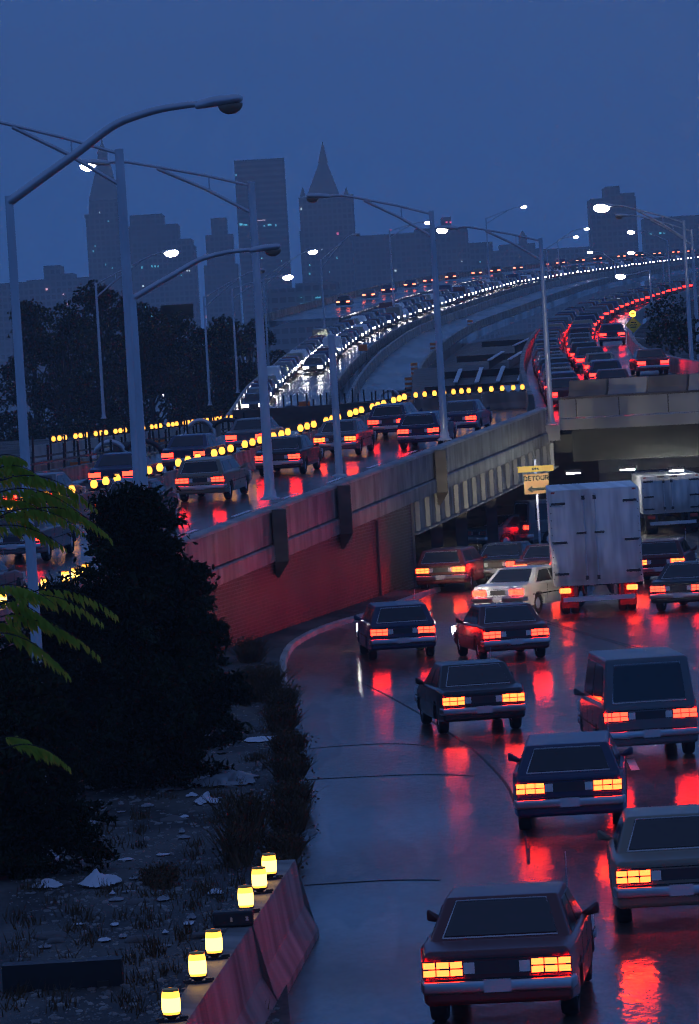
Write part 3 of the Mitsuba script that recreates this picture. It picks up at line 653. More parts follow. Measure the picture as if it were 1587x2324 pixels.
# ------------------------------------------------------------------ signs
t = thing('detour_sign', 'orange detour sign with a black arrow pointing left beside the truck', 'sign')
c = at(1218, 1098, 176); s = 176 / 11000.0
obj('panel', box(c + [0, 0, 0.0], (57 * s, 0.03, 46 * s)), 'orange_sign', t)
obj('top_panel', box(c + [0.0, -0.003, 33 * s + 0.02], (82 * s, 0.03, 14 * s)), 'yellow_sign', t)
R90 = trimesh.transformations.rotation_matrix(math.pi / 2, [1, 0, 0])
def text(word, h, centre, depth=0.006):
    m = meshkit.text_mesh(word, h, depth, bold=True)
    m.apply_transform(R90)
    m.apply_translation(np.asarray(centre) - (m.bounds[0] + m.bounds[1]) / 2)
    return m
obj('lettering', text('DETOUR', 0.165, c + [0.0, -0.02, 13 * s]), 'black', t)
arrow = [(-21, -12), (-10, -4), (-10, -9), (21, -9), (21, -15), (-10, -15), (-10, -20)]
from shapely.geometry import Polygon
am = trimesh.creation.extrude_polygon(Polygon([(a * s, b * s) for a, b in arrow]), 0.006, engine='earcut')
am.apply_transform(R90); am.apply_translation(c + [0, -0.017, 0])
obj('arrow', am, 'black', t)
obj('smudge', cat([box(c + [k * 0.09 - 0.1, -0.021, 33 * s + 0.02], (0.055, 0.008, 0.075)) for k in range(3)]), 'rusty', t)
obj('post', bx(c[0] - 0.04, c[0] + 0.04, c[1] + 0.02, c[1] + 0.08, 0, c[2] + 0.9), 'steel', t)
t = thing('diamond_sign', 'yellow diamond warning sign on a post at the right-hand parapet of the ramp', 'sign')
c = at(1438, 737, 335)
dm = box((0, 0, 0), (0.80, 0.03, 0.80)); dm.apply_transform(trimesh.transformations.rotation_matrix(math.pi / 4, [0, 1, 0])); dm.apply_translation(c)
obj('panel', dm, 'yellow_sign', t)
obj('lettering', cat([box(c + [0, -0.02, z], (w, 0.01, 0.07)) for z, w in ((0.17, 0.34), (0.0, 0.5), (-0.17, 0.40))]), 'rusty', t)
obj('post', bx(c[0] - 0.04, c[0] + 0.04, c[1] + 0.02, c[1] + 0.09, ZD(335) , c[2] + 0.75), 'steel', t)
t = thing('warning_beacon', 'round amber warning light glowing on top of the diamond sign', 'beacon')
cb = at(1436.5, 712, 335)
sp = trimesh.creation.icosphere(subdivisions=2, radius=0.23); sp.apply_scale([1, 0.6, 1]); sp.apply_translation(cb)
obj('lens', sp, 'amber_plastic', t, True, emit=(6.0, 2.6, 0.18), weight=0.5)
obj('housing', lathe([(0.27, -0.04), (0.27, 0.04)], 16, cb + [0, 0.12, 0]), 'dark_steel', t)
t = thing('billboard', 'dark back of a billboard above the tree tops', 'billboard')
c = at(402, 708, 560); s = 560 / 11000.0
obj('panel', box(c, (74 * s, 0.3, 34 * s)), 'leaf_dark', t)
for q in (-0.3, 0.3): obj('leg', bx(c[0] + q * 74 * s - 0.15, c[0] + q * 74 * s + 0.15, c[1] + 0.2, c[1] + 0.5, 0, c[2]), 'black', t)

# ------------------------------------------------------------------ vehicles
def car_parts(kind):
    """meshes of one car: rear at y=0, front at y=L, on z=0"""
    L, W = (4.9, 0.90) if kind != 'van' else (4.9, 0.93)
    H = 1.40 if kind == 'sedan' else 1.44 if kind == 'wagon' else 1.95
    rear_top, hood = (0.96, 0.92) if kind == 'sedan' else (1.0, 0.95) if kind == 'wagon' else (1.1, 1.05)
    corner = []
    for sx in (-1, 1):
        corner += [(sx * (W - 0.10), 0.10, 0.36), (sx * (W - 0.12), 0.09, rear_top - 0.10), (sx * (W - 0.05), 0.55, rear_top - 0.06), (sx * (W - 0.05), 0.6, 0.34), (sx * (W - 0.05), L - 0.7, 0.34), (sx * (W - 0.05), L - 1.2, hood - 0.06),
                   (sx * (W - 0.10), L - 0.10, 0.40), (sx * (W - 0.12), L - 0.12, hood - 0.22)]
    body = hull(corner, 0.07, 12)
    for y in (0.98, L - 0.92):
        for sx in (-1, 1):
            body -= m3.Manifold.cylinder(0.3, 0.37, 0.37, 24).rotate([0, 90, 0]).translate([sx * (W - 0.05) - 0.15, y, 0.33])
    g0, g1, r0, r1 = (0.78, L - 1.52, 1.42, L - 2.22) if kind == 'sedan' else (0.12, L - 1.5, 0.38, L - 2.2) if kind == 'wagon' else (0.10, L - 0.95, 0.22, L - 1.6)
    zb = rear_top - 0.06
    wb, wr = W - 0.11, W - 0.27 if kind != 'van' else W - 0.2
    gpts = [(sx * wb, g0, zb) for sx in (-1, 1)] + [(sx * wb, g1, zb) for sx in (-1, 1)] + [(sx * wr, r0, H - 0.06) for sx in (-1, 1)] + [(sx * wr, r1, H - 0.06) for sx in (-1, 1)] + [(0, (r0 + r1) / 2, H - 0.045)]
    cabin = hull(gpts, 0.06, 10)
    body = tri(body + cabin)
    def quad(p, n, th=0.014):
        p = np.array(p, float); n = np.array(n, float) / np.linalg.norm(n)
        return hull(list(p + n * 0.058) + list(p + n * (0.058 + th)))
    lerp = lambda a, b, t: tuple(np.array(a) * (1 - t) + np.array(b) * t)
    def pane(b0, b1, t0, t1, n, mx=0.07, lo=0.12, hi=0.90):
        B0, B1, T0, T1 = (np.array(x, float) for x in (b0, b1, t0, t1))
        p = lambda u, v_: (B0 * (1 - u) + B1 * u) * (1 - v_) + (T0 * (1 - u) + T1 * u) * v_
        return quad([p(mx, lo), p(1 - mx, lo), p(mx, hi), p(1 - mx, hi)], n)
    G0 = lambda s: (s * wb, g0, zb); G1 = lambda s: (s * wb, g1, zb); R0 = lambda s: (s * wr, r0, H - 0.06); R1 = lambda s: (s * wr, r1, H - 0.06)
    out = {'body': body}
    out['rear_window'] = pane(G0(-1), G0(1), R0(-1), R0(1), np.cross(np.array(G0(1)) - G0(-1), np.array(R0(1)) - G0(1)))
    out['windscreen'] = pane(G1(-1), G1(1), R1(-1), R1(1), -np.cross(np.array(G1(1)) - G1(-1), np.array(R1(1)) - G1(1)))
    sw = []
    for s in (-1, 1):
        n = np.array([1.0 * s, 0, (wb - wr) / (H - zb)])
        for u0, u1 in ((0.06, 0.49), (0.52, 0.95)):
            a, b, c_, d_ = lerp(G0(s), G1(s), u0), lerp(G0(s), G1(s), u1), lerp(R0(s), R1(s), u0), lerp(R0(s), R1(s), u1)
            sw.append(pane(a, b, c_, d_, n, 0.02))
    out['side_windows'] = sw
    out['bumpers'] = [tri(hull([(s * (W - 0.06), y, 0.47) for s in (-1, 1)] + [(s * (W - 0.06), y, 0.55) for s in (-1, 1)] + [(s * (W - 0.02), y + dy, z) for s in (-1, 1) for z in (0.47, 0.55)], 0.035, 8)) for y, dy in ((-0.03, 0.25), (L + 0.03, -0.25))]
    out['tail'] = [box((s * (W - 0.27), 0.025, rear_top - 0.235), (0.46, 0.04, 0.17)) for s in (-1, 1)]
    out['trim'] = box((0, 0.022, rear_top - 0.235), (2 * W - 1.02, 0.025, 0.15))
    out['plate'] = box((0, -0.072, 0.52), (0.32, 0.014, 0.15))
    out['head'] = [box((s * (W - 0.26), L - 0.045, hood - 0.27), (0.50, 0.05, 0.22)) for s in (-1, 1)]
    out['grille'] = box((0, L - 0.05, hood - 0.27), (2 * W - 0.95, 0.05, 0.17))
    out['reverse'] = [box((s * (W - 0.575), 0.026, rear_top - 0.235), (0.13, 0.042, 0.13)) for s in (-1, 1)]
    out['ribs'] = [cat([box((s * (W - 0.27) + dx, 0.003, rear_top - 0.235), (0.014, 0.012, 0.175)) for dx in (-0.235, -0.08, 0.08, 0.235)] + [box((s * (W - 0.27), 0.003, rear_top - 0.235 + dz), (0.48, 0.012, 0.016)) for dz in (-0.09, 0.0, 0.09)]) for s in (-1, 1)]
    out['seam'] = cat([box((0, 0.014, rear_top - 0.13), (2 * W - 0.5, 0.02, 0.012)), box((0, 0.014, 0.60), (2 * W - 0.4, 0.02, 0.012))])
    out['door_seam'] = [cat([box((s * (W + 0.021), y, 0.68), (0.006, 0.014, 0.5)) for y in (1.55, 2.55, 3.55)] + [box((s * (W + 0.022), 2.5, 0.62), (0.008, 3.9, 0.03))]) for s in (-1, 1)]
    out['aerial'] = tube([(W - 0.25, L - 1.2, hood - 0.05), (W - 0.24, L - 1.35, hood + 0.75)], 0.006, 5)
    p4 = [np.array(G0(-1)), np.array(G0(1)), np.array(R0(1)), np.array(R0(-1))]
    nn = np.cross(p4[1] - p4[0], p4[2] - p4[1]); nn /= np.linalg.norm(nn)
    q4 = [p4[0] * 0.92 + p4[2] * 0.08, p4[1] * 0.92 + p4[3] * 0.08, p4[2] * 0.93 + p4[0] * 0.07, p4[3] * 0.93 + p4[1] * 0.07]
    out['wframe'] = tube([q + nn * 0.062 for q in q4 + q4[:1]], 0.013, 5)
    wh = lathe([(0.18, -0.10), (0.30, -0.10), (0.325, -0.06), (0.325, 0.06), (0.30, 0.10), (0.18, 0.10)], 20)
    hub = lathe([(0.0, 0.085), (0.10, 0.095), (0.185, 0.075), (0.185, -0.075), (0.1, -0.095), (0.0, -0.085)], 14)
    Ry = trimesh.transformations.rotation_matrix(math.pi / 2, [0, 1, 0])
    wh.apply_transform(Ry); hub.apply_transform(Ry)
    out['wheels'] = [(s * (W - 0.13), y, 0.325) for s in (-1, 1) for y in (0.98, L - 0.92)]
    out['tyre'], out['hub'] = wh, hub
    out['mirror'] = [tri(hull([(s * (W + 0.04), g1 - 0.25, zb + 0.06), (s * (W + 0.13), g1 - 0.25, zb + 0.06), (s * (W + 0.13), g1 - 0.25, zb + 0.15), (s * (W - 0.06), g1 - 0.2, zb + 0.02)], 0.025, 6)) for s in (-1, 1)]
    return out
CARS = {k: car_parts(k) for k in ('sedan', 'wagon', 'van')}
cache = {}
def part(kind, what, i, mat, smooth=False):
    key = (kind, what, i, mat)
    if key not in cache:
        m = CARS[kind][what]
        cache[key] = mikit.ply(m[i] if isinstance(m, list) else m, 'mat_' + mat, smooth=smooth)
    return cache[key]
RED = (85.0, 0.22, 0.10)
def car(p, heading, kind, paint, label, group=None, tail=None, headl=None, detail=2, w=1.0, slope=0.0, catg='car'):
    """heading: angle of the front, from +x; detail 2 all parts, 1 fewer, 0 body and lamps"""
    t = thing('car' if kind != 'van' else 'van', label, catg if kind != 'van' else 'van', group)
    xf = place(p, heading - math.pi / 2, 1.0, slope)
    b = obj('body', part(kind, 'body', 0, 'paint_' + paint, 28), None, t, xf=xf)
    if detail >= 1:
        obj('rear_window', part(kind, 'rear_window', 0, 'glass_dark'), None, t, xf=xf)
        obj('windscreen', part(kind, 'windscreen', 0, 'glass_dark'), None, t, xf=xf)
        for i in range(4): obj('side_window', part(kind, 'side_windows', i, 'glass_dark'), None, t, xf=xf)
        for q in CARS[kind]['wheels']:
            m = xf @ T().translate(list(q))
            wk = obj('wheel', part(kind, 'tyre', 0, 'rubber', 40), None, t, xf=m)
            if detail >= 2: obj('hub', part(kind, 'hub', 0, 'steel', 40), None, wk, xf=m)
        for i in range(2): obj('bumper', part(kind, 'bumpers', i, 'chrome', 30), None, t, xf=xf)
    if detail >= 2:
        for i in range(2): obj('mirror', part(kind, 'mirror', i, 'paint_' + paint, 30), None, t, xf=xf)
        obj('rear_trim', part(kind, 'trim', 0, 'dark_steel'), None, t, xf=xf)
        obj('number_plate', part(kind, 'plate', 0, 'pale_sheet'), None, t, xf=xf)
        for i in range(2): obj('reversing_light', part(kind, 'reverse', i, 'white_paint'), None, t, xf=xf)
        for i in range(2): obj('lens_rib', part(kind, 'ribs', i, 'dark_steel'), None, t, xf=xf)
        obj('boot_seam', part(kind, 'seam', 0, 'black'), None, t, xf=xf)
        for i in range(2): obj('door_seam', part(kind, 'door_seam', i, 'black'), None, t, xf=xf)
        obj('aerial', part(kind, 'aerial', 0, 'steel'), None, t, xf=xf)
        obj('window_frame', part(kind, 'wframe', 0, 'chrome'), None, t, xf=xf)
        obj('grille', part(kind, 'grille', 0, 'dark_steel'), None, t, xf=xf)
    for i in range(2):
        if tail: obj('tail_light', part(kind, 'tail', i, 'lens_body'), None, t, emit=tail, weight=w, xf=xf)
        elif detail >= 1: obj('tail_light', part(kind, 'tail', i, 'lens_body'), None, t, xf=xf)
        if headl: obj('headlight', part(kind, 'head', i, 'white_paint'), None, t, emit=headl, weight=w, xf=xf)
        elif detail >= 1: obj('headlight', part(kind, 'head', i, 'white_paint'), None, t, xf=xf)
    return t
PAINTS = ['black', 'maroon', 'navy', 'grey', 'tan', 'grey', 'navy', 'white']
def heading(a, b):
    v_ = np.asarray(b, float) - np.asarray(a, float)
    return math.atan2(v_[1], v_[0]), math.atan2(v_[2], math.hypot(v_[0], v_[1]))
BR = (150.0, 0.66, 0.12)
# lower road: where the long bright trails run
def road_car(x, y, dxdy, kind, paint, label, tail, w=4, beam=0, aim=0.0):
    """x, y: where the middle between the tail lamps stands"""
    c = gd(x, y, 0.72)
    hd = math.atan2(1.0, dxdy)
    t = car((c[0], c[1], 0.0), hd, kind, paint, label, None, tail=tail, w=w, headl=(40, 38, 30) if beam else None)
    if beam:
        o = np.array([c[0], c[1], 0.66]) + np.array([math.cos(hd), math.sin(hd), 0]) * 5.05
        scene[t + '__beam'] = {'type': 'spot', 'intensity': rgb(2600 * beam, 2400 * beam, 1700 * beam), 'cutoff_angle': 6.0, 'beam_width': 3.0, 'sampling_weight': 30.0, 'to_world': T().look_at(origin=o.tolist(), target=(o + np.array([math.cos(hd) + aim, math.sin(hd), 0.045])).tolist(), up=[0, 0, 1])}
    return t
road_car(1128, 2196, 0.10, 'sedan', 'maroon', 'maroon sedan nearest the camera, cut off by the bottom edge', BR)
road_car(1292, 1792, 0.06, 'wagon', 'navy', 'dark blue station wagon with glowing tail lights in the middle of the lower road', BR)
road_car(1098, 1588, -0.10, 'sedan', 'black', 'black sedan with glowing tail lights ahead of the dark blue wagon', BR)
road_car(915, 1436, -0.07, 'wagon', 'navy', 'navy station wagon with tail lights lit beside the end of the brick wall', (38.0, 0.25, 0.1), beam=0.8, aim=0.205)
road_car(1478, 1640, -0.05, 'van', 'grey', 'grey van with tail lights lit in the right lane of the lower road', RED)
road_car(1545, 1985, 0.04, 'sedan', 'tan', 'tan sedan at the right edge of the lower road', BR)
road_car(1172, 1438, -0.14, 'sedan', 'maroon', 'maroon sedan farther up the right lane, in front of the truck', RED, beam=0.45, aim=0.21)
# under the bridge
road_car(1000, 1297, 0.22, 'wagon', 'maroon', 'maroon station wagon stopped under the bridge next to the brick wall', BR)
road_car(1124, 1282, 0.25, 'sedan', 'black', 'black sedan stopped under the bridge between two other cars', RED)
road_car(1222, 1286, 0.25, 'sedan', 'maroon', 'maroon sedan stopped under the bridge directly left of the truck', BR)
road_car(1130, 1346, 0.55, 'sedan', 'white', 'white sedan turning in front of the queue under the bridge', RED)
road_car(1496, 1278, 0.15, 'wagon', 'maroon', 'maroon wagon directly right of the truck', BR)
road_car(1540, 1335, 0.3, 'sedan', 'black', 'black sedan at the right edge beside the truck', RED)
for i, (x, y) in enumerate(((1180, 1206), (1080, 1212))):
    c = gd(x, y, 0.7)
    car((c[0], c[1], 0), 0.35 + i * 0.1, 'van' if i == 0 else 'sedan', 'grey', ['grey van in the dark under the bridge left of the truck', 'grey sedan parked in the dark among the bridge columns'][i], None, tail=RED if i == 0 else None, w=1)
# raised road: two lanes going away, and one lane behind the median
n_dk = 0
for off, ys, w_ in ((6.6, np.arange(113, 214, 13.5), 1.6), (3.6, np.array([119.0, 196.0, 208.0]), 1.6)):
    for i, y in enumerate(ys):
        y = float(y) + rng.uniform(-1.5, 1.5)
        a, b = near(y, off), near(y + 4, off)
        h_, sl = heading(a, b)
        car(a, h_, ['sedan', 'wagon', 'sedan'][i % 3], PAINTS[(i * 3 + int(off)) % 7], f"{PAINTS[(i * 3 + int(off)) % 7]} {['sedan', 'wagon', 'sedan'][i % 3]}, {ORD[i]} from the left in the raised road's lane {'near the lanterns' if off > 5 else 'near the parapet'}", 'cars driving up the raised road', tail=RED if i % 3 else BR, w=w_, slope=sl)
for i, y in enumerate(np.arange(150, 214, 13.0)):
    a, b = near(y, 11.6), near(y + 4, 11.6)
    h_, sl = heading(a, b)
    car(a, h_, 'sedan', PAINTS[(i * 3) % 7], f'{PAINTS[(i * 3) % 7]} sedan, {ORD[i]} from the left behind the median lanterns of the raised road', 'cars behind the median lanterns', tail=RED, detail=1, w=0.6, slope=sl)
# ramp
for fr, ys in ((0.2, np.arange(228, 640, 7.0)), (0.5, np.arange(236, 600, 12.5)), (0.82, np.array([262, 330.0]))):
    y_prev = None
    for i, y in enumerate(ys):
        y = float(y) + rng.uniform(-1, 1)
        fr2 = fr * (1.0 if y > 262 else 8.4 / RW(max(y, 226)))
        a = ramp(y, fr2); b = ramp(y + 4, fr * (1.0 if y + 4 > 262 else 8.4 / RW(y + 4)))
        h_, sl = heading(a, b)
        car(a, h_, ["sedan", "wagon", "sedan"][i % 3], PAINTS[(i * 5 + 1) % 7], 'car with red tail lights in the dense traffic climbing the ramp', 'cars climbing the ramp', tail=(120.0, 0.16, 0.12), detail=1 if y < 330 else 0, w=0.4, slope=sl, catg='car')
# headlights coming down the far highway
for fr, ys in ((0.10, np.arange(364, 1200, 6.4)), (0.27, np.arange(430, 1200, 6.8))):
    for i, y in enumerate(ys):
        y = float(y) + rng.uniform(-1.2, 1.2)
        a, b = hwy(y + 4.9, fr), hwy(y, fr)
        h_, sl = heading(a, b)
        car(a, h_, ['sedan', 'wagon', 'van'][i % 3 if i % 5 == 0 else i % 2], PAINTS[(i * 3) % 8], 'car with headlights on in the white stream coming down the far highway', 'cars coming down the far highway', headl=(260, 260, 200), detail=0, w=0.25, slope=sl)
for i, y in enumerate(np.arange(610, 1200, 34.0)):
    y = float(y) + rng.uniform(-6, 6)
    a, b = back(y, 0.55), back(y + 4, 0.55)
    h_, sl = heading(a, b)
    car(a, h_, 'sedan', PAINTS[(i * 3) % 7], 'small car with red tail lights on the back carriageway below the skyline', 'cars on the back carriageway', tail=(9, 1.2, 0.6), detail=0, w=0.15, slope=sl)
# the box truck
def truck(px=1363, py=1394, wpx=101, toppx=1108, ang=-0.03, label='tall box truck with dented pale rear doors driving away under the bridge', lights=True):
    c = gd(px, py, 0.0)
    t = thing('box_truck', label, 'truck')
    s = c[1] / 11000.0
    hw, zb, zt_ = wpx * s, 0.92, at(px, toppx, c[1])[2]
    R = lambda m: (m.apply_transform(trimesh.transformations.rotation_matrix(ang, [0, 0, 1])), m.apply_translation([c[0], c[1], 0]))[0] and m
    def put(name, m, mat, par=t, smooth=False, **k):
        m = m.copy(); m.apply_transform(trimesh.transformations.rotation_matrix(ang, [0, 0, 1])); m.apply_translation([c[0], c[1], 0])
        return obj(name, m, mat, par, smooth, **k)
    put('cargo_box', bx(-hw, hw, 0.06, 7.2, zb, zt_), 'trailer')
    fr = cat([bx(-hw - 0.02, -hw + 0.09, -0.02, 0.055, zb, zt_), bx(hw - 0.09, hw + 0.02, -0.02, 0.055, zb, zt_), bx(-hw + 0.09, hw - 0.09, -0.02, 0.055, zt_ - 0.16, zt_), bx(-hw + 0.09, hw - 0.09, -0.02, 0.055, zb - 0.02, zb + 0.12)])
    put('door_frame', fr, 'trailer')
    split = -0.30
    for i, (x0, x1) in enumerate(((-hw + 0.10, -0.12), (-0.10, hw - 0.10))):
        n = 15
        X, Z = np.meshgrid(np.linspace(x0, x1, n), np.linspace(zb + 0.13, zt_ - 0.17, 2 * n))
        dy = 0.035 * (meshkit.fbm(np.stack([X * 1.3, Z * 1.1, X * 0 + i * 5], -1), 3, 4) - 0.5) - (0.018 * np.exp(-((X - x0 - (Z - zb) * 0.55) / 0.05) ** 2) if i else 0)
        vv = np.stack([X, dy - 0.005, Z], -1).reshape(-1, 3)
        ff = []
        for r_ in range(2 * n - 1):
            for c_ in range(n - 1):
                q = [r_ * n + c_, r_ * n + c_ + 1, (r_ + 1) * n + c_ + 1, (r_ + 1) * n + c_]
                ff += [[q[0], q[1], q[2]], [q[0], q[2], q[3]]]
        dk = put('door', trimesh.Trimesh(vv, ff, process=False), 'trailer', smooth=True)
        xs = x0 if i == 0 else x1
        for zh in (0.12, 0.45, 0.86):
            z = zb + (zt_ - zb) * zh
            put('hinge', box((xs + (0.16 if i == 0 else -0.16), -0.055, z), (0.42, 0.05, 0.07)), 'dark_steel', dk)
        xr = x1 - 0.2 if i == 0 else x0 + 0.12
        put('lock_rod', tube([(xr, -0.06, zb + 0.1), (xr, -0.06, zt_ - 0.12)], 0.02, 8), 'steel', dk)
        put('handle', box((xr + (0.1 if i else -0.1), -0.075, zb + 1.55), (0.30, 0.03, 0.06)), 'dark_steel', dk)
        put('rod_keeper', cat([box((xr, -0.06, zb + 0.2), (0.10, 0.06, 0.12)), box((xr, -0.06, zt_ - 0.25), (0.10, 0.06, 0.12))]), 'dark_steel', dk)
    put('chassis', cat([bx(-0.45, -0.35, 0.1, 9.2, 0.6, zb - 0.03), bx(0.35, 0.45, 0.1, 9.2, 0.6, zb - 0.03)]), 'black')
    put('number_plate', box((-0.62, -0.045, 0.49), (0.32, 0.02, 0.15)), 'pale_sheet')
    put('corner_rivets', cat([box((sx * (hw - 0.03), -0.03, zb + 0.2 + q * 0.22), (0.03, 0.02, 0.03)) for sx in (-1, 1) for q in range(int((zt_ - zb - 0.3) / 0.22))]), 'dark_steel')
    put('rear_bumper', bx(-hw + 0.25, hw - 0.25, -0.03, 0.06, 0.42, 0.56), 'steel')
    for s_x in (-1, 1):
        put('bumper_bracket', bx(s_x * 0.7 - 0.05, s_x * 0.7 + 0.05, 0.0, 0.05, 0.56, zb), 'dark_steel')
        put('mud_flap', bx(s_x * 0.88 - 0.26, s_x * 0.88 + 0.26, 0.75, 0.77, 0.2, 0.85), 'rubber')
        for k, x in enumerate((0.72, 1.0)):
            w = lathe([(0.2, -0.12), (0.46, -0.12), (0.5, -0.06), (0.5, 0.06), (0.46, 0.12), (0.2, 0.12), (0.0, 0.06)], 22)
            w.apply_transform(trimesh.transformations.rotation_matrix(math.pi / 2, [0, 1, 0])); w.apply_translation([s_x * x, 1.35, 0.5])
            put('wheel', w, 'rubber')
        put('tail_light', tri(hull([(s_x * (hw - 0.33) + a, 0.0, 0.76 + b) for a in (-0.13, 0.13) for b in (-0.04, 0.04)], 0.04, 8)), 'lens_body', emit=BR if lights else None, weight=3)
        put('marker_light', box((s_x * (hw - 0.12), -0.035, zt_ - 0.06), (0.12, 0.03, 0.05)), 'lens_body')
    cab = tri(hull([(a * 1.05, y, z) for a in (-1, 1) for y, z in ((7.5, 0.6), (9.6, 0.6), (7.5, 2.5), (9.1, 2.5))], 0.08, 10))
    put('cab', cab, 'paint_navy', smooth=30)
    for s_x in (-1, 1):
        w = lathe([(0.2, -0.13), (0.46, -0.13), (0.5, 0.0), (0.46, 0.13), (0.2, 0.13), (0.0, 0.06)], 20)
        w.apply_transform(trimesh.transformations.rotation_matrix(math.pi / 2, [0, 1, 0])); w.apply_translation([s_x * 0.95, 8.8, 0.5])
        put('wheel', w, 'rubber')
truck()
truck(1530, 1212, 66, 1078, 0.0, 'second pale box truck farther under the bridge, right of the tall one', False)

# ------------------------------------------------------------------ skyline
SY = 3400.0
def tower(name, label, rects, mat, Y=SY, depth=40.0, lit=(), catg='building', extra=None):
    t = thing(name, label, catg)
    s = Y / F
    for i, (x0, x1, y0, y1) in enumerate(rects):
        a, b = at((x0 + x1) / 2, y0, Y), at((x0 + x1) / 2, y1, Y)
        w = (x1 - x0) * s
        z0 = max(0.0, b[2]) if y1 < 800 else 0.0
        obj('block', bx(a[0] - w / 2, a[0] + w / 2, Y + i * 1.5, Y + depth - i * 1.0, z0, a[2]), mat, t)
    if extra: extra(t)
    for (x, y, w, h, col) in lit:
        c = at(x, y, Y - 0.8)
        obj('lit_window', box(c, (w * s, 0.5, h * s)), 'white_paint', t, emit=col, weight=0.02)
    return t
TEAL, PINK, WHT = (0.10, 0.75, 0.95), (1.3, 0.55, 0.6), (0.9, 1.1, 1.1)
SC = SY / F
def pyramid(t, name, xs0, y0, xs1, y1, Y, mat='masonry', half_depth=None, yc=None):
    (a0, a1), (c0, c1) = xs0, xs1
    A, B = at((a0 + a1) / 2, y0, Y), at((c0 + c1) / 2, y1, Y)
    w0, w1 = (a1 - a0) / 2 * Y / F, max((c1 - c0) / 2 * Y / F, 0.05)
    cy = Y + 20 if yc is None else yc
    obj(name, hull([(A[0] + s * w0, cy + q * w0, A[2]) for s in (-1, 1) for q in (-1, 1)] + [(B[0] + s * w1, cy + q * w1, B[2]) for s in (-1, 1) for q in (-1, 1)]), mat, t)
def clock_extra(t):
    pyramid(t, 'belfry', (200, 267), 487, (201, 266), 452, SY)
    pyramid(t, 'roof', (200, 267), 452, (217, 248), 372, SY, 'roof_copper')
    pyramid(t, 'lantern_drum', (218, 241), 372, (219, 240), 345, SY)
    pyramid(t, 'cupola', (217, 241), 345, (226, 230), 322, SY, 'roof_copper')
    pyramid(t, 'spire', (226, 230), 322, (227.5, 228), 296, SY, 'roof_copper')
tower('clock_tower', 'tall stepped tower with a steep roof and lantern at far left', [(194, 275, 487, 900), (191, 276, 484, 492)], 'masonry', depth=28,
      lit=[(246, 440 + 62, 3, 3, TEAL), (226, 482, 2.5, 3, WHT), (216, 558, 2.5, 3, TEAL), (212, 570, 3, 4, TEAL), (240, 600, 2, 4, TEAL), (255, 608, 2, 4, TEAL)], extra=clock_extra)
tower('stepped_block', 'broad stepped office block right of the clock tower', [(276, 440, 560, 900), (284, 434, 545, 561), (290, 402, 510, 546), (293, 367, 486, 511)], 'masonry', Y=3350, depth=60,
      lit=[(299, 606, 3, 4, TEAL), (322, 607, 2.5, 6, TEAL), (345, 604, 2.5, 5, TEAL), (352, 604, 2.5, 5, TEAL), (359, 604, 2.5, 4, TEAL), (393 + 32, 614, 3, 3, WHT), (430, 614, 3, 3, WHT), (384, 632, 4, 4, PINK), (325, 649, 4, 4, WHT), (362, 636, 3, 3, TEAL), (391, 696, 3, 3, PINK), (330, 700, 3, 9, TEAL), (345, 715, 3, 6, TEAL), (412, 625, 3, 3, TEAL)])
tower('slim_tower', 'slim tower with narrow top between the stepped block and the dark slab', [(466, 528, 532, 900), (478, 513, 494, 533), (462, 540, 600, 900)], 'masonry', Y=3450, depth=34, lit=[(468, 720, 3, 3, PINK), (517, 735, 2, 4, TEAL)])
tower('dark_slab', 'dark flat-topped slab tower with a lit band across it', [(531, 644, 361, 900)], 'slab_glass', Y=3300, depth=40,
      lit=[(536, 397, 4, 4, TEAL), (547, 509, 7, 5, TEAL), (557, 510, 9, 3, TEAL), (612, 510, 8, 4, TEAL), (575, 513, 7, 3, (0.05, 0.4, 0.6)), (600, 512, 4, 3, TEAL), (626, 511, 3, 4, TEAL), (590, 500, 26, 2.2, (0.9, 0.5, 0.6)), (594, 586, 3, 3, TEAL), (566, 455, 2, 2, TEAL), (639, 592, 2, 3, TEAL)])
def spire_extra(t):
    pyramid(t, 'roof', (695, 772), 445, (724, 742), 366, SY - 40, 'roof_copper')
    pyramid(t, 'spire', (722, 744), 366, (731.5, 732.5), 318, SY - 40, 'roof_copper')
    for x in (687, 786):
        pyramid(t, 'pinnacle', (x - 7, x + 7), 445, (x - 1, x + 1), 424, SY - 40, 'roof_copper', yc=SY - 30)
tower('pointed_tower', 'massive tower with a tall pyramid roof and corner pinnacles', [(680, 806, 520, 900), (678, 802, 444, 521)], 'masonry', Y=SY - 40, depth=40,
      lit=[(684, 474, 3.5, 5, WHT), (731, 566, 2.5, 2.5, WHT), (703, 601, 3, 4, TEAL), (703, 621, 3.5, 4, TEAL), (749, 645, 2, 2, TEAL), (767, 530, 5, 5, (1.6, 0.12, 0.3)), (765, 585, 3, 5, TEAL), (748, 617, 2, 3, TEAL)], extra=spire_extra)
tower('long_block', 'long flat-roofed block between the pointed tower and the tall pole', [(800, 1062, 528, 900), (942, 1060, 516, 529), (1003, 1024, 492, 517)], 'masonry', Y=3250, depth=50,
      lit=[(887, 522, 3.5, 3.5, (1.6, 0.12, 0.3)), (1014, 504, 4, 4, (1.6, 0.12, 0.3)), (1023, 504, 4, 4, (1.6, 0.12, 0.3)), (898, 614, 5, 4, WHT), (987, 628, 2.5, 4, TEAL), (987, 640, 2.5, 4, TEAL), (1070 - 22, 593, 3, 3, WHT), (990, 655, 3, 4, TEAL)])
tower('low_block', 'low block right of the long one, just above the highway', [(1058, 1118, 550, 900)], 'masonry', Y=3300, depth=40, lit=[(1090, 594, 2.5, 3, TEAL)])
def cup(t): pyramid(t, 'cupola', (1180, 1197), 535, (1187, 1190), 522, 3600, 'roof_copper')
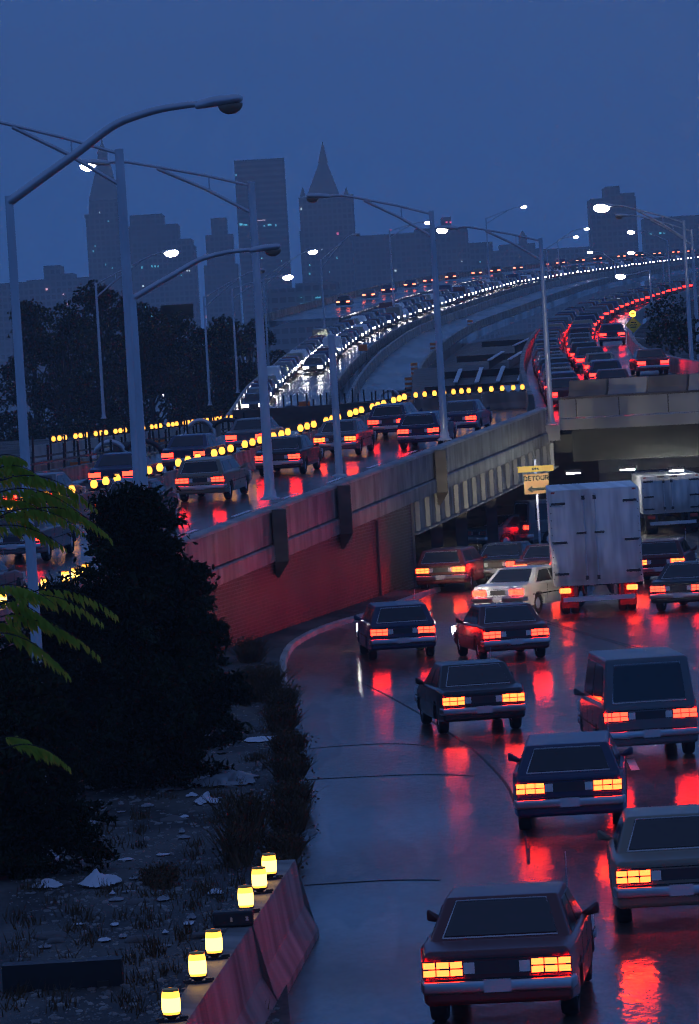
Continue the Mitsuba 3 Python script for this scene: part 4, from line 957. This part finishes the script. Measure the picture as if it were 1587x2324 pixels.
tower('domed_block', 'distant block carrying a small domed turret', [(1118, 1232, 566, 900), (1135, 1215, 553, 567), (1181, 1196, 534, 554)], 'masonry', Y=3600, depth=40, extra=cup)
tower('distant_row', 'low distant row of roofs left of the right-hand tower', [(1228, 1345, 562, 900)], 'masonry', Y=3650, depth=40)
tower('right_tower', 'broad apartment tower with a raised top near the right edge', [(1341, 1443, 448, 900), (1375, 1407, 422, 449), (1407, 1441, 437, 449)], 'masonry', Y=3200, depth=50)
tower('edge_block', 'block at the right edge with teal lit windows', [(1463, 1620, 490, 900)], 'masonry', Y=3300, depth=40, lit=[(1478, 530, 5, 4, TEAL), (1499, 529, 5, 4, TEAL), (1508, 529, 4, 3, (0.05, 0.4, 0.55))])
tower('left_block', 'low block with a square top at the far left of the skyline', [(60, 200, 632, 900), (98, 135, 602, 633), (134, 165, 620, 633), (-40, 62, 642, 900)], 'masonry', Y=3000, depth=50, lit=[(106, 656, 5, 5, PINK), (144, 668, 3, 3, PINK), (152, 690, 3, 4, PINK)])
tower('warehouse', 'long pale warehouse behind the far highway with faint green lights', [(606, 770, 652, 900), (670, 770, 640, 900)], 'warehouse', Y=1500, depth=30,
      lit=[(684, 675, 3, 2, TEAL), (722, 675, 12, 3, (0.04, 0.35, 0.5)), (712, 688, 60, 2.5, (0.02, 0.22, 0.32)), (800 + 18 - 24, 702, 5, 3, TEAL)])

# ------------------------------------------------------------------ trees
def tree(name, label, base, h, r, n, leaf, mat, low=0.18, group=None, blobs=26, shape='round'):
    t = thing(name, label, 'tree', group)
    base = np.asarray(base, float)
    obj('trunk', tube([base, base + [rng.uniform(-.2, .2), 0, h * 0.35], base + [rng.uniform(-.4, .4), 0, h * 0.75]], [h * 0.022, h * 0.017, h * 0.006], 8), 'bark', t)
    pts, limbs = [], []
    if shape == 'cone':
        nb = 150
        for i in range(nb):
            k = low + (1 - low) * (i + rng.random()) / nb
            a = rng.uniform(0, 6.283)
            ln = r * (0.30 + 0.80 * (1 - k) ** 0.55) * rng.uniform(0.45, 1.2)
            d3 = np.array([math.cos(a), math.sin(a), 0.0])
            rise, sag = rng.uniform(-0.05, 0.40), rng.uniform(0.1, 0.5)
            o = base + [0, 0, h * k * 0.94]
            f_ = lambda u: o + d3 * ln * u[:, None] + np.stack([u * 0, u * 0, ln * (rise * u - sag * u ** 2)], 1)
            m_n = int(n / nb * (0.4 + 1.2 * ln / r))
            u = rng.random(m_n) ** 0.65
            wd = 0.16 * r * (1.15 - u) + 0.03
            pts.append(f_(u) + rng.normal(size=(m_n, 3)) * np.stack([wd, wd, wd * 0.55], 1))
            limbs.append(tube(f_(np.linspace(0, 0.9, 5)), [0.022, 0.017, 0.012, 0.008, 0.004], 4))
    for i in range(blobs if shape != 'cone' else 0):
        k = rng.uniform(low, 1.0)
        env = r * (math.sin(math.pi * min(1, (k - low) / (1 - low) * 0.86 + 0.14)) ** 0.6 if shape == 'round' else (1.12 - k) ** 0.75 * 1.05)
        a = rng.uniform(0, 2 * math.pi); q = env * math.sqrt(rng.uniform(0.05, 1.0)) * 0.85
        c = base + [q * math.cos(a), q * math.sin(a), h * k - r * 0.12]
        br = r * rng.uniform(0.20, 0.40) * (1 if shape == 'round' else 0.8)
        pts.append(blob_points(c, (br, br, br * 0.75), n // blobs))
        limbs.append(tube([base + [0, 0, h * k * 0.55], (base + [0, 0, h * k * 0.6] + c) / 2 + [0, 0, 0.1], c], [h * 0.008, h * 0.005, h * 0.002], 5))
    obj('limbs', cat(limbs), 'bark', t)
    obj('crown', leaves(np.vstack(pts), leaf, 0.6 if shape != 'cone' else 0.36), mat, t)
labs = ['dark tree at the left edge under the low block of the skyline', 'tall dark tree below the clock tower', 'dark tree right of the tall one below the clock tower', 'dark tree beside the thickest lamp pole', 'dark rounded tree below the billboard', 'dark tree right of the billboard', 'lower dark tree beside the far highway', 'dark tree behind the second tall pole', 'low dark tree between clock tower and left edge']
for i, (x, yt, Y, r) in enumerate(((70, 690, 470, 5.5), (215, 642, 440, 5.5), (275, 668, 470, 4.6), (335, 700, 450, 5.0), (395, 722, 460, 5.5), (452, 735, 440, 4.6), (505, 728, 470, 4.2), (560, 706, 520, 4.4), (140, 700, 430, 5.5))):
    tp = at(x, yt, Y)
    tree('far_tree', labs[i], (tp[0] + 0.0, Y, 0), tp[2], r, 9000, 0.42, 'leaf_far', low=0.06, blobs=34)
# low dark growth below them
pts = [blob_points((x, rng.uniform(405, 425), rng.uniform(0.5, 4.6)), (2.2, 1.6, 2.0), 500) for x in np.arange(-34, -8.5, 1.3)]
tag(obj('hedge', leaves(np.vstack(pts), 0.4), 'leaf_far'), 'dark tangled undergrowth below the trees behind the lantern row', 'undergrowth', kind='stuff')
pts = [blob_points((RL(y) + RW(y) + rng.uniform(2, 14), y, ZD(y) + rng.uniform(-0.5, 1.6)), (1.6, 1.6, 1.2), 260) for y in np.linspace(275, 420, 26)]
tag(obj('undergrowth', leaves(np.vstack(pts), 0.3), 'leaf_far'), 'dark bushes on the bank right of the ramp', 'undergrowth', kind='stuff')
# big dark trees of the lot
for i, (x, yb, yt, r, n) in enumerate(((335, 1790, 1095, 1.75, 46000), (180, 1760, 1325, 2.0, 34000), (75, 1985, 1500, 1.15, 16000), (428, 1660, 1330, 1.25, 18000))):
    b = gd(x, yb, 0.12); tp = at(x - 20, yt, b[1])
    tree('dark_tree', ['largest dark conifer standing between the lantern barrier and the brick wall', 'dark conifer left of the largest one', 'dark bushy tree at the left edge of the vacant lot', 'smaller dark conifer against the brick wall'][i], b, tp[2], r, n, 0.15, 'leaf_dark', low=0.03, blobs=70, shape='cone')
# leafy branch near the camera
def frond(start, direction, L, n=11):
    dvec = np.asarray(direction, float); dvec /= np.linalg.norm(dvec)
    side = np.cross(dvec, [0, 1, 0.15]); side /= np.linalg.norm(side)
    m, ax = [], []
    for k in range(41):
        u = k / 40
        ax.append(np.asarray(start) + dvec * L * u + np.array([0, 0, -0.62 * L * u * u]))
    ax = np.array(ax)
    for k in range(3, 41, 2):
        tdir = ax[k] - ax[k - 1]; tdir /= np.linalg.norm(tdir)
        ln = (0.10 * math.sin(math.pi * (0.15 + 0.75 * k / 40)) + 0.04) * rng.uniform(0.75, 1.2)
        for sgn in (-1, 1):
            dirn = np.array([side[0] * sgn * 0.5, rng.uniform(-0.5, 0.5), side[2] * sgn * 0.5]) * rng.uniform(0.4, 1.3) + tdir * rng.uniform(0.1, 0.6) + np.array([0, 0, -0.75])
            dirn /= np.linalg.norm(dirn)
            nrm = np.cross(dirn, [rng.uniform(-.3, .3), 1, rng.uniform(-.3, .3)]); nrm /= np.linalg.norm(nrm)
            p0 = ax[k]; w = ln * 0.13
            m.append(([p0, p0 + dirn * ln * 0.4 + nrm * w, p0 + dirn * ln, p0 + dirn * ln * 0.4 - nrm * w]))
    v = np.array(m).reshape(-1, 3)
    i = np.arange(len(m))[:, None] * 4
    return trimesh.Trimesh(v, np.vstack([i + [[0, 1, 2]], i + [[0, 2, 3]]]), process=False), tube(ax, np.linspace(0.006, 0.002, 41), 5)
t = thing('leafy_tree', 'bright green feathery leaves hanging in from the left edge', 'tree')
tr = at(-140, 1300, 40)
obj('trunk', tube([[tr[0], 40, 0], [tr[0] + 0.02, 40, tr[2]], [tr[0] + 0.1, 40, tr[2] + 1.2]], [0.06, 0.045, 0.02], 8), 'bark', t)
for (x, y), dr_, L in [((x0 + rng.uniform(-45, 45), y0 + rng.uniform(-35, 35)), (d0[0], d0[1] + rng.uniform(-.3, .3), d0[2] + rng.uniform(-.25, .25)), L0 * rng.uniform(0.75, 1.1)) for (x0, y0), d0, L0 in (((30, 1130), (1, 0, 0.55), 0.85), ((10, 1120), (1, 0.2, 0.42), 0.80), ((0, 1150), (1, -0.1, 0.30), 0.80), ((-20, 1190), (1, -0.2, 0.22), 0.78), ((-10, 1100), (1, 0.1, 0.5), 0.7), ((0, 1370), (1, 0, 0.40), 0.85), ((0, 1385), (1, 0.2, 0.2), 0.80), ((-20, 1350), (1, -0.1, 0.3), 0.72), ((-30, 1090), (1, 0.1, 0.7), 0.62), ((-10, 1420), (0.8, 0.2, 0.05), 0.6), ((0, 1690), (1, 0.1, 0.3), 0.5)) for rep_ in range(2)]:
    s0 = at(x, y, 40 + rng.uniform(-0.3, 0.3))
    lf, stem = frond(s0, dr_, L)
    k = obj('frond', lf, 'leaf_green', t)
    obj('stalk', cat([stem, tube([[tr[0] + 0.02, 40, s0[2] - 0.12], s0], 0.007, 5)]), 'bark', k)

# ------------------------------------------------------------------ weeds and litter of the lot
def weeds(c, n, h, r, label, lean=0.35):
    t = thing('weed_clump', label, 'weeds', 'weed clumps along the kerb')
    v, f = [], []
    for i in range(n):
        a = rng.uniform(0, 6.283); q = r * math.sqrt(rng.random())
        p = np.array([c[0] + q * math.cos(a) * 0.6, c[1] + q * math.sin(a) * 2.2, 0.12])
        hh = h * rng.uniform(0.35, 1.0)
        ln = np.array([rng.normal(0, lean), rng.normal(0, lean), 1]) * hh
        w = np.array([rng.uniform(0.006, 0.016), rng.uniform(-.01, .01), 0])
        mid = p + ln * 0.55
        tip_ = p + ln + np.array([rng.normal(0, .08), 0, -0.1 * hh])
        b = len(v)
        v += [p - w, p + w, mid + w * 0.8, mid - w * 0.8, tip_]
        f += [[b, b + 1, b + 2], [b, b + 2, b + 3], [b + 3, b + 2, b + 4]]
    tag(obj('blades', trimesh.Trimesh(v, f, process=False), 'weed', t), kind='stuff')
    pts = np.array([[c[0] + rng.normal(0, r * 0.4), c[1] + rng.normal(0, r), 0.12 + h * rng.beta(1.5, 2)] for _ in range(n)])
    tag(obj('seed_heads', leaves(pts, 0.06), 'weed', t), kind='stuff')
for i, (x, y, n, h, r) in enumerate(((595, 1585, 1300, 0.95, 0.62), (640, 1605, 620, 0.62, 0.5), (640, 1655, 560, 0.68, 0.48), (656, 1705, 620, 0.5, 0.5), (660, 1765, 520, 0.64, 0.46), (664, 1825, 600, 0.5, 0.48), (656, 1885, 480, 0.66, 0.44), (644, 1945, 560, 0.46, 0.42), (634, 2005, 460, 0.52, 0.38), (560, 1900, 260, 1.0, 0.5), (540, 1960, 160, 0.9, 0.4), (365, 2005, 500, 0.3, 0.4), (570, 1500, 600, 0.7, 0.5))):
    weeds(gd(x, y, 0.12), n, h, r, ['largest brown weed clump by the kerb, in front of the brick wall', 'brown weed clump just right of the largest one', *[f'{ORD[q]} brown weed clump below the largest one along the road edge' for q in range(7)], 'tall thin stalks above the big lanterns, upper group', 'tall thin stalks directly above the big lanterns', 'low round tuft alone on the vacant lot left of the big lanterns', 'dark weed clump at the foot of the brick wall'][i])
sv, sf = [], []
ico = trimesh.creation.icosahedron()
for i in range(5200):
    x, y = rng.uniform(20, 690), rng.uniform(1560, 2324)
    c = gd(x, y, 0.12)
    if c[0] > np.interp(c[1], kerb_path[::-1, 1], kerb_path[::-1, 0]) - 0.3: continue
    q = 0.012 + 0.05 * rng.random() ** 4
    sf.append(ico.faces + 12 * len(sv)); sv.append(ico.vertices * [q * 1.2, q * 1.5, q * 0.7] * rng.uniform(0.7, 1.3, (12, 1)) + c)
tag(obj('gravel', trimesh.Trimesh(np.vstack(sv), np.vstack(sf), process=False), 'concrete', smooth=40), 'loose gravel strewn over the dark vacant lot', 'gravel', kind='stuff')
gv, gf = [], []
for j in range(170):
    x, y = rng.uniform(20, 660), rng.uniform(1600, 2300)
    c0 = gd(x, y, 0.12)
    if c0[0] > np.interp(c0[1], kerb_path[::-1, 1], kerb_path[::-1, 0]) - 0.4: continue
    for i in range(int(rng.integers(8, 40))):
        p = c0 + [rng.normal(0, 0.10), rng.normal(0, 0.3), 0]
        hh = rng.uniform(0.05, 0.24); w_ = np.array([0.009, 0, 0]); b = len(gv)
        gv += [p - w_, p + w_, p + [rng.normal(0, 0.35) * hh, rng.normal(0, 0.35) * hh, hh]]; gf.append([b, b + 1, b + 2])
tag(obj('grass', trimesh.Trimesh(gv, gf, process=False), 'weed'), 'sparse tufts of brown grass on the vacant lot', 'grass', kind='stuff')
def crumple(c, w, dpt, hgt, seed):
    n = 22
    X, Yg = np.meshgrid(np.linspace(-1, 1, n), np.linspace(-1, 1, n))
    nz = meshkit.fbm(np.stack([X * 1.7 + seed, Yg * 1.7, X * 0 + seed * 3], -1), 4, seed)
    rr = np.sqrt(X ** 2 + Yg ** 2)
    Z = hgt * (nz * 1.6 - 0.45) * np.clip(1.25 - rr, 0, 1)
    jx = meshkit.noise(np.stack([X * 3, Yg * 3, X * 0 + seed], -1), 5) - 0.5
    vv = np.stack([c[0] + (X + 0.3 * jx) * w / 2, c[1] + (Yg + 0.35 * jx) * dpt / 2, c[2] + 0.02 + np.maximum(Z, 0.0)], -1).reshape(-1, 3)
    ff = []
    for r_ in range(n - 1):
        for c_ in range(n - 1):
            if rr[r_, c_] > 1.12 + 0.3 * jx[r_, c_]: continue
            q = [r_ * n + c_, r_ * n + c_ + 1, (r_ + 1) * n + c_ + 1, (r_ + 1) * n + c_]
            ff += [[q[0], q[1], q[2]], [q[0], q[2], q[3]]]
    return trimesh.Trimesh(vv, ff, process=False)
for i, (x, y, w, dp, hg, mt, lab, cg) in enumerate((
        (508, 1775, 1.25, 2.6, 0.34, 'dirty_sheet', 'largest crumpled grey sheet lying in the middle of the vacant lot', 'sheet'),
        (392, 1788, 0.65, 1.6, 0.22, 'dirty_sheet', 'crumpled grey sheet left of the largest one', 'sheet'),
        (470, 1822, 0.48, 1.2, 0.30, 'pale_sheet', 'pale crumpled sheet just in front of the largest grey one', 'sheet'),
        (590, 1680, 0.62, 1.5, 0.05, 'pale_sheet', 'flat pale sheet beside the weeds, far end of the lot', 'sheet'),
        (195, 1872, 0.6, 1.3, 0.06, 'dirty_sheet', 'flat grey sheet under the dark tree at left', 'sheet'),
        (228, 2008, 0.62, 1.2, 0.32, 'pale_sheet', 'brightest crumpled pale sheet at the left of the lot', 'sheet'),
        (108, 2012, 0.5, 1.0, 0.20, 'pale_sheet', 'pale crumpled bag at the left edge of the lot', 'bag'),
        (200, 2228, 0.38, 0.5, 0.12, 'pale_sheet', 'pale crumpled scrap beside the dark beam, bottom left corner', 'litter'),
        (150, 1528, 0.7, 2.2, 0.4, 'red_cloth', 'red cloth hanging in the dark tree at left', 'cloth'))):
    c = gd(x, y, 0.12)
    tag(obj('crumpled_sheet' if cg == 'sheet' else 'crumpled_bag' if cg == 'bag' else 'cloth' if cg == 'cloth' else 'paper_scrap', crumple(c, w, dp, hg, i + 2), mt, smooth=25), lab, cg)
for i in range(46):
    x, y = rng.uniform(80, 600), rng.uniform(1640, 2160)
    if x > 640 - 0.2 * abs(y - 1800): continue
    c = gd(x, y, 0.12)
    tag(obj('litter', crumple(c, rng.uniform(0.08, 0.24), rng.uniform(0.15, 0.5), rng.uniform(0.03, 0.10), 30 + i), ['pale_sheet', 'dirty_sheet', 'dirty_sheet'][i % 3]), 'small pale scrap of litter lying on the dark vacant lot', 'litter', 'litter scattered over the vacant lot')
for i in range(26):
    x, y = rng.uniform(90, 610), rng.uniform(1660, 2200)
    c = gd(x, y, 0.12)
    s0 = trimesh.creation.icosphere(subdivisions=2, radius=rng.uniform(0.06, 0.22))
    s0.vertices += 0.05 * (meshkit.noise(s0.vertices * 9 + i, i)[:, None] - 0.5) * s0.vertices / 0.1
    s0.apply_scale([1.2, 1.6, 0.5]); s0.apply_translation(c)
    tag(obj('rubble_stone', s0, 'rusty', smooth=30), 'dark lump of rubble on the vacant lot', 'stone', 'rubble on the vacant lot')
t = thing('tarpaulin', 'blue tarpaulin stretched in the dark behind the leaves at the left edge', 'tarpaulin')
a, b, c_, d_ = at(85, 1500, 112), at(150, 1425, 112), at(215, 1505, 109), at(150, 1560, 109)
obj('sheet', trimesh.Trimesh([a, b, c_, d_, (a + c_) / 2 + [0, 0, 0.05]], [[0, 1, 4], [1, 2, 4], [2, 3, 4], [3, 0, 4]], process=False), 'blue_tarp', t)
t = thing('timber_beam', 'dark squared timber lying at the bottom left corner', 'timber')
c = gd(170, 2240, 0.12)
obj('beam', bx(c[0] - 0.9, c[0] + 0.62, c[1] - 0.2, c[1] + 0.2, 0.12, 0.46), 'black', t)
obj('bearer', cat([bx(c[0] - 0.7, c[0] - 0.55, c[1] - 0.26, c[1] + 0.26, 0.115, 0.2), bx(c[0] + 0.3, c[0] + 0.45, c[1] - 0.26, c[1] + 0.26, 0.115, 0.2)]), 'bark', t)

# ------------------------------------------------------------------ the air
scene['haze'] = {'type': 'cube', 'to_world': T().translate([0, 2075, 149]).scale([1560, 2190, 151]), 'bsdf': {'type': 'null'}, 'interior': {'type': 'ref', 'id': 'haze_air'}}
tag('haze', kind='stuff')
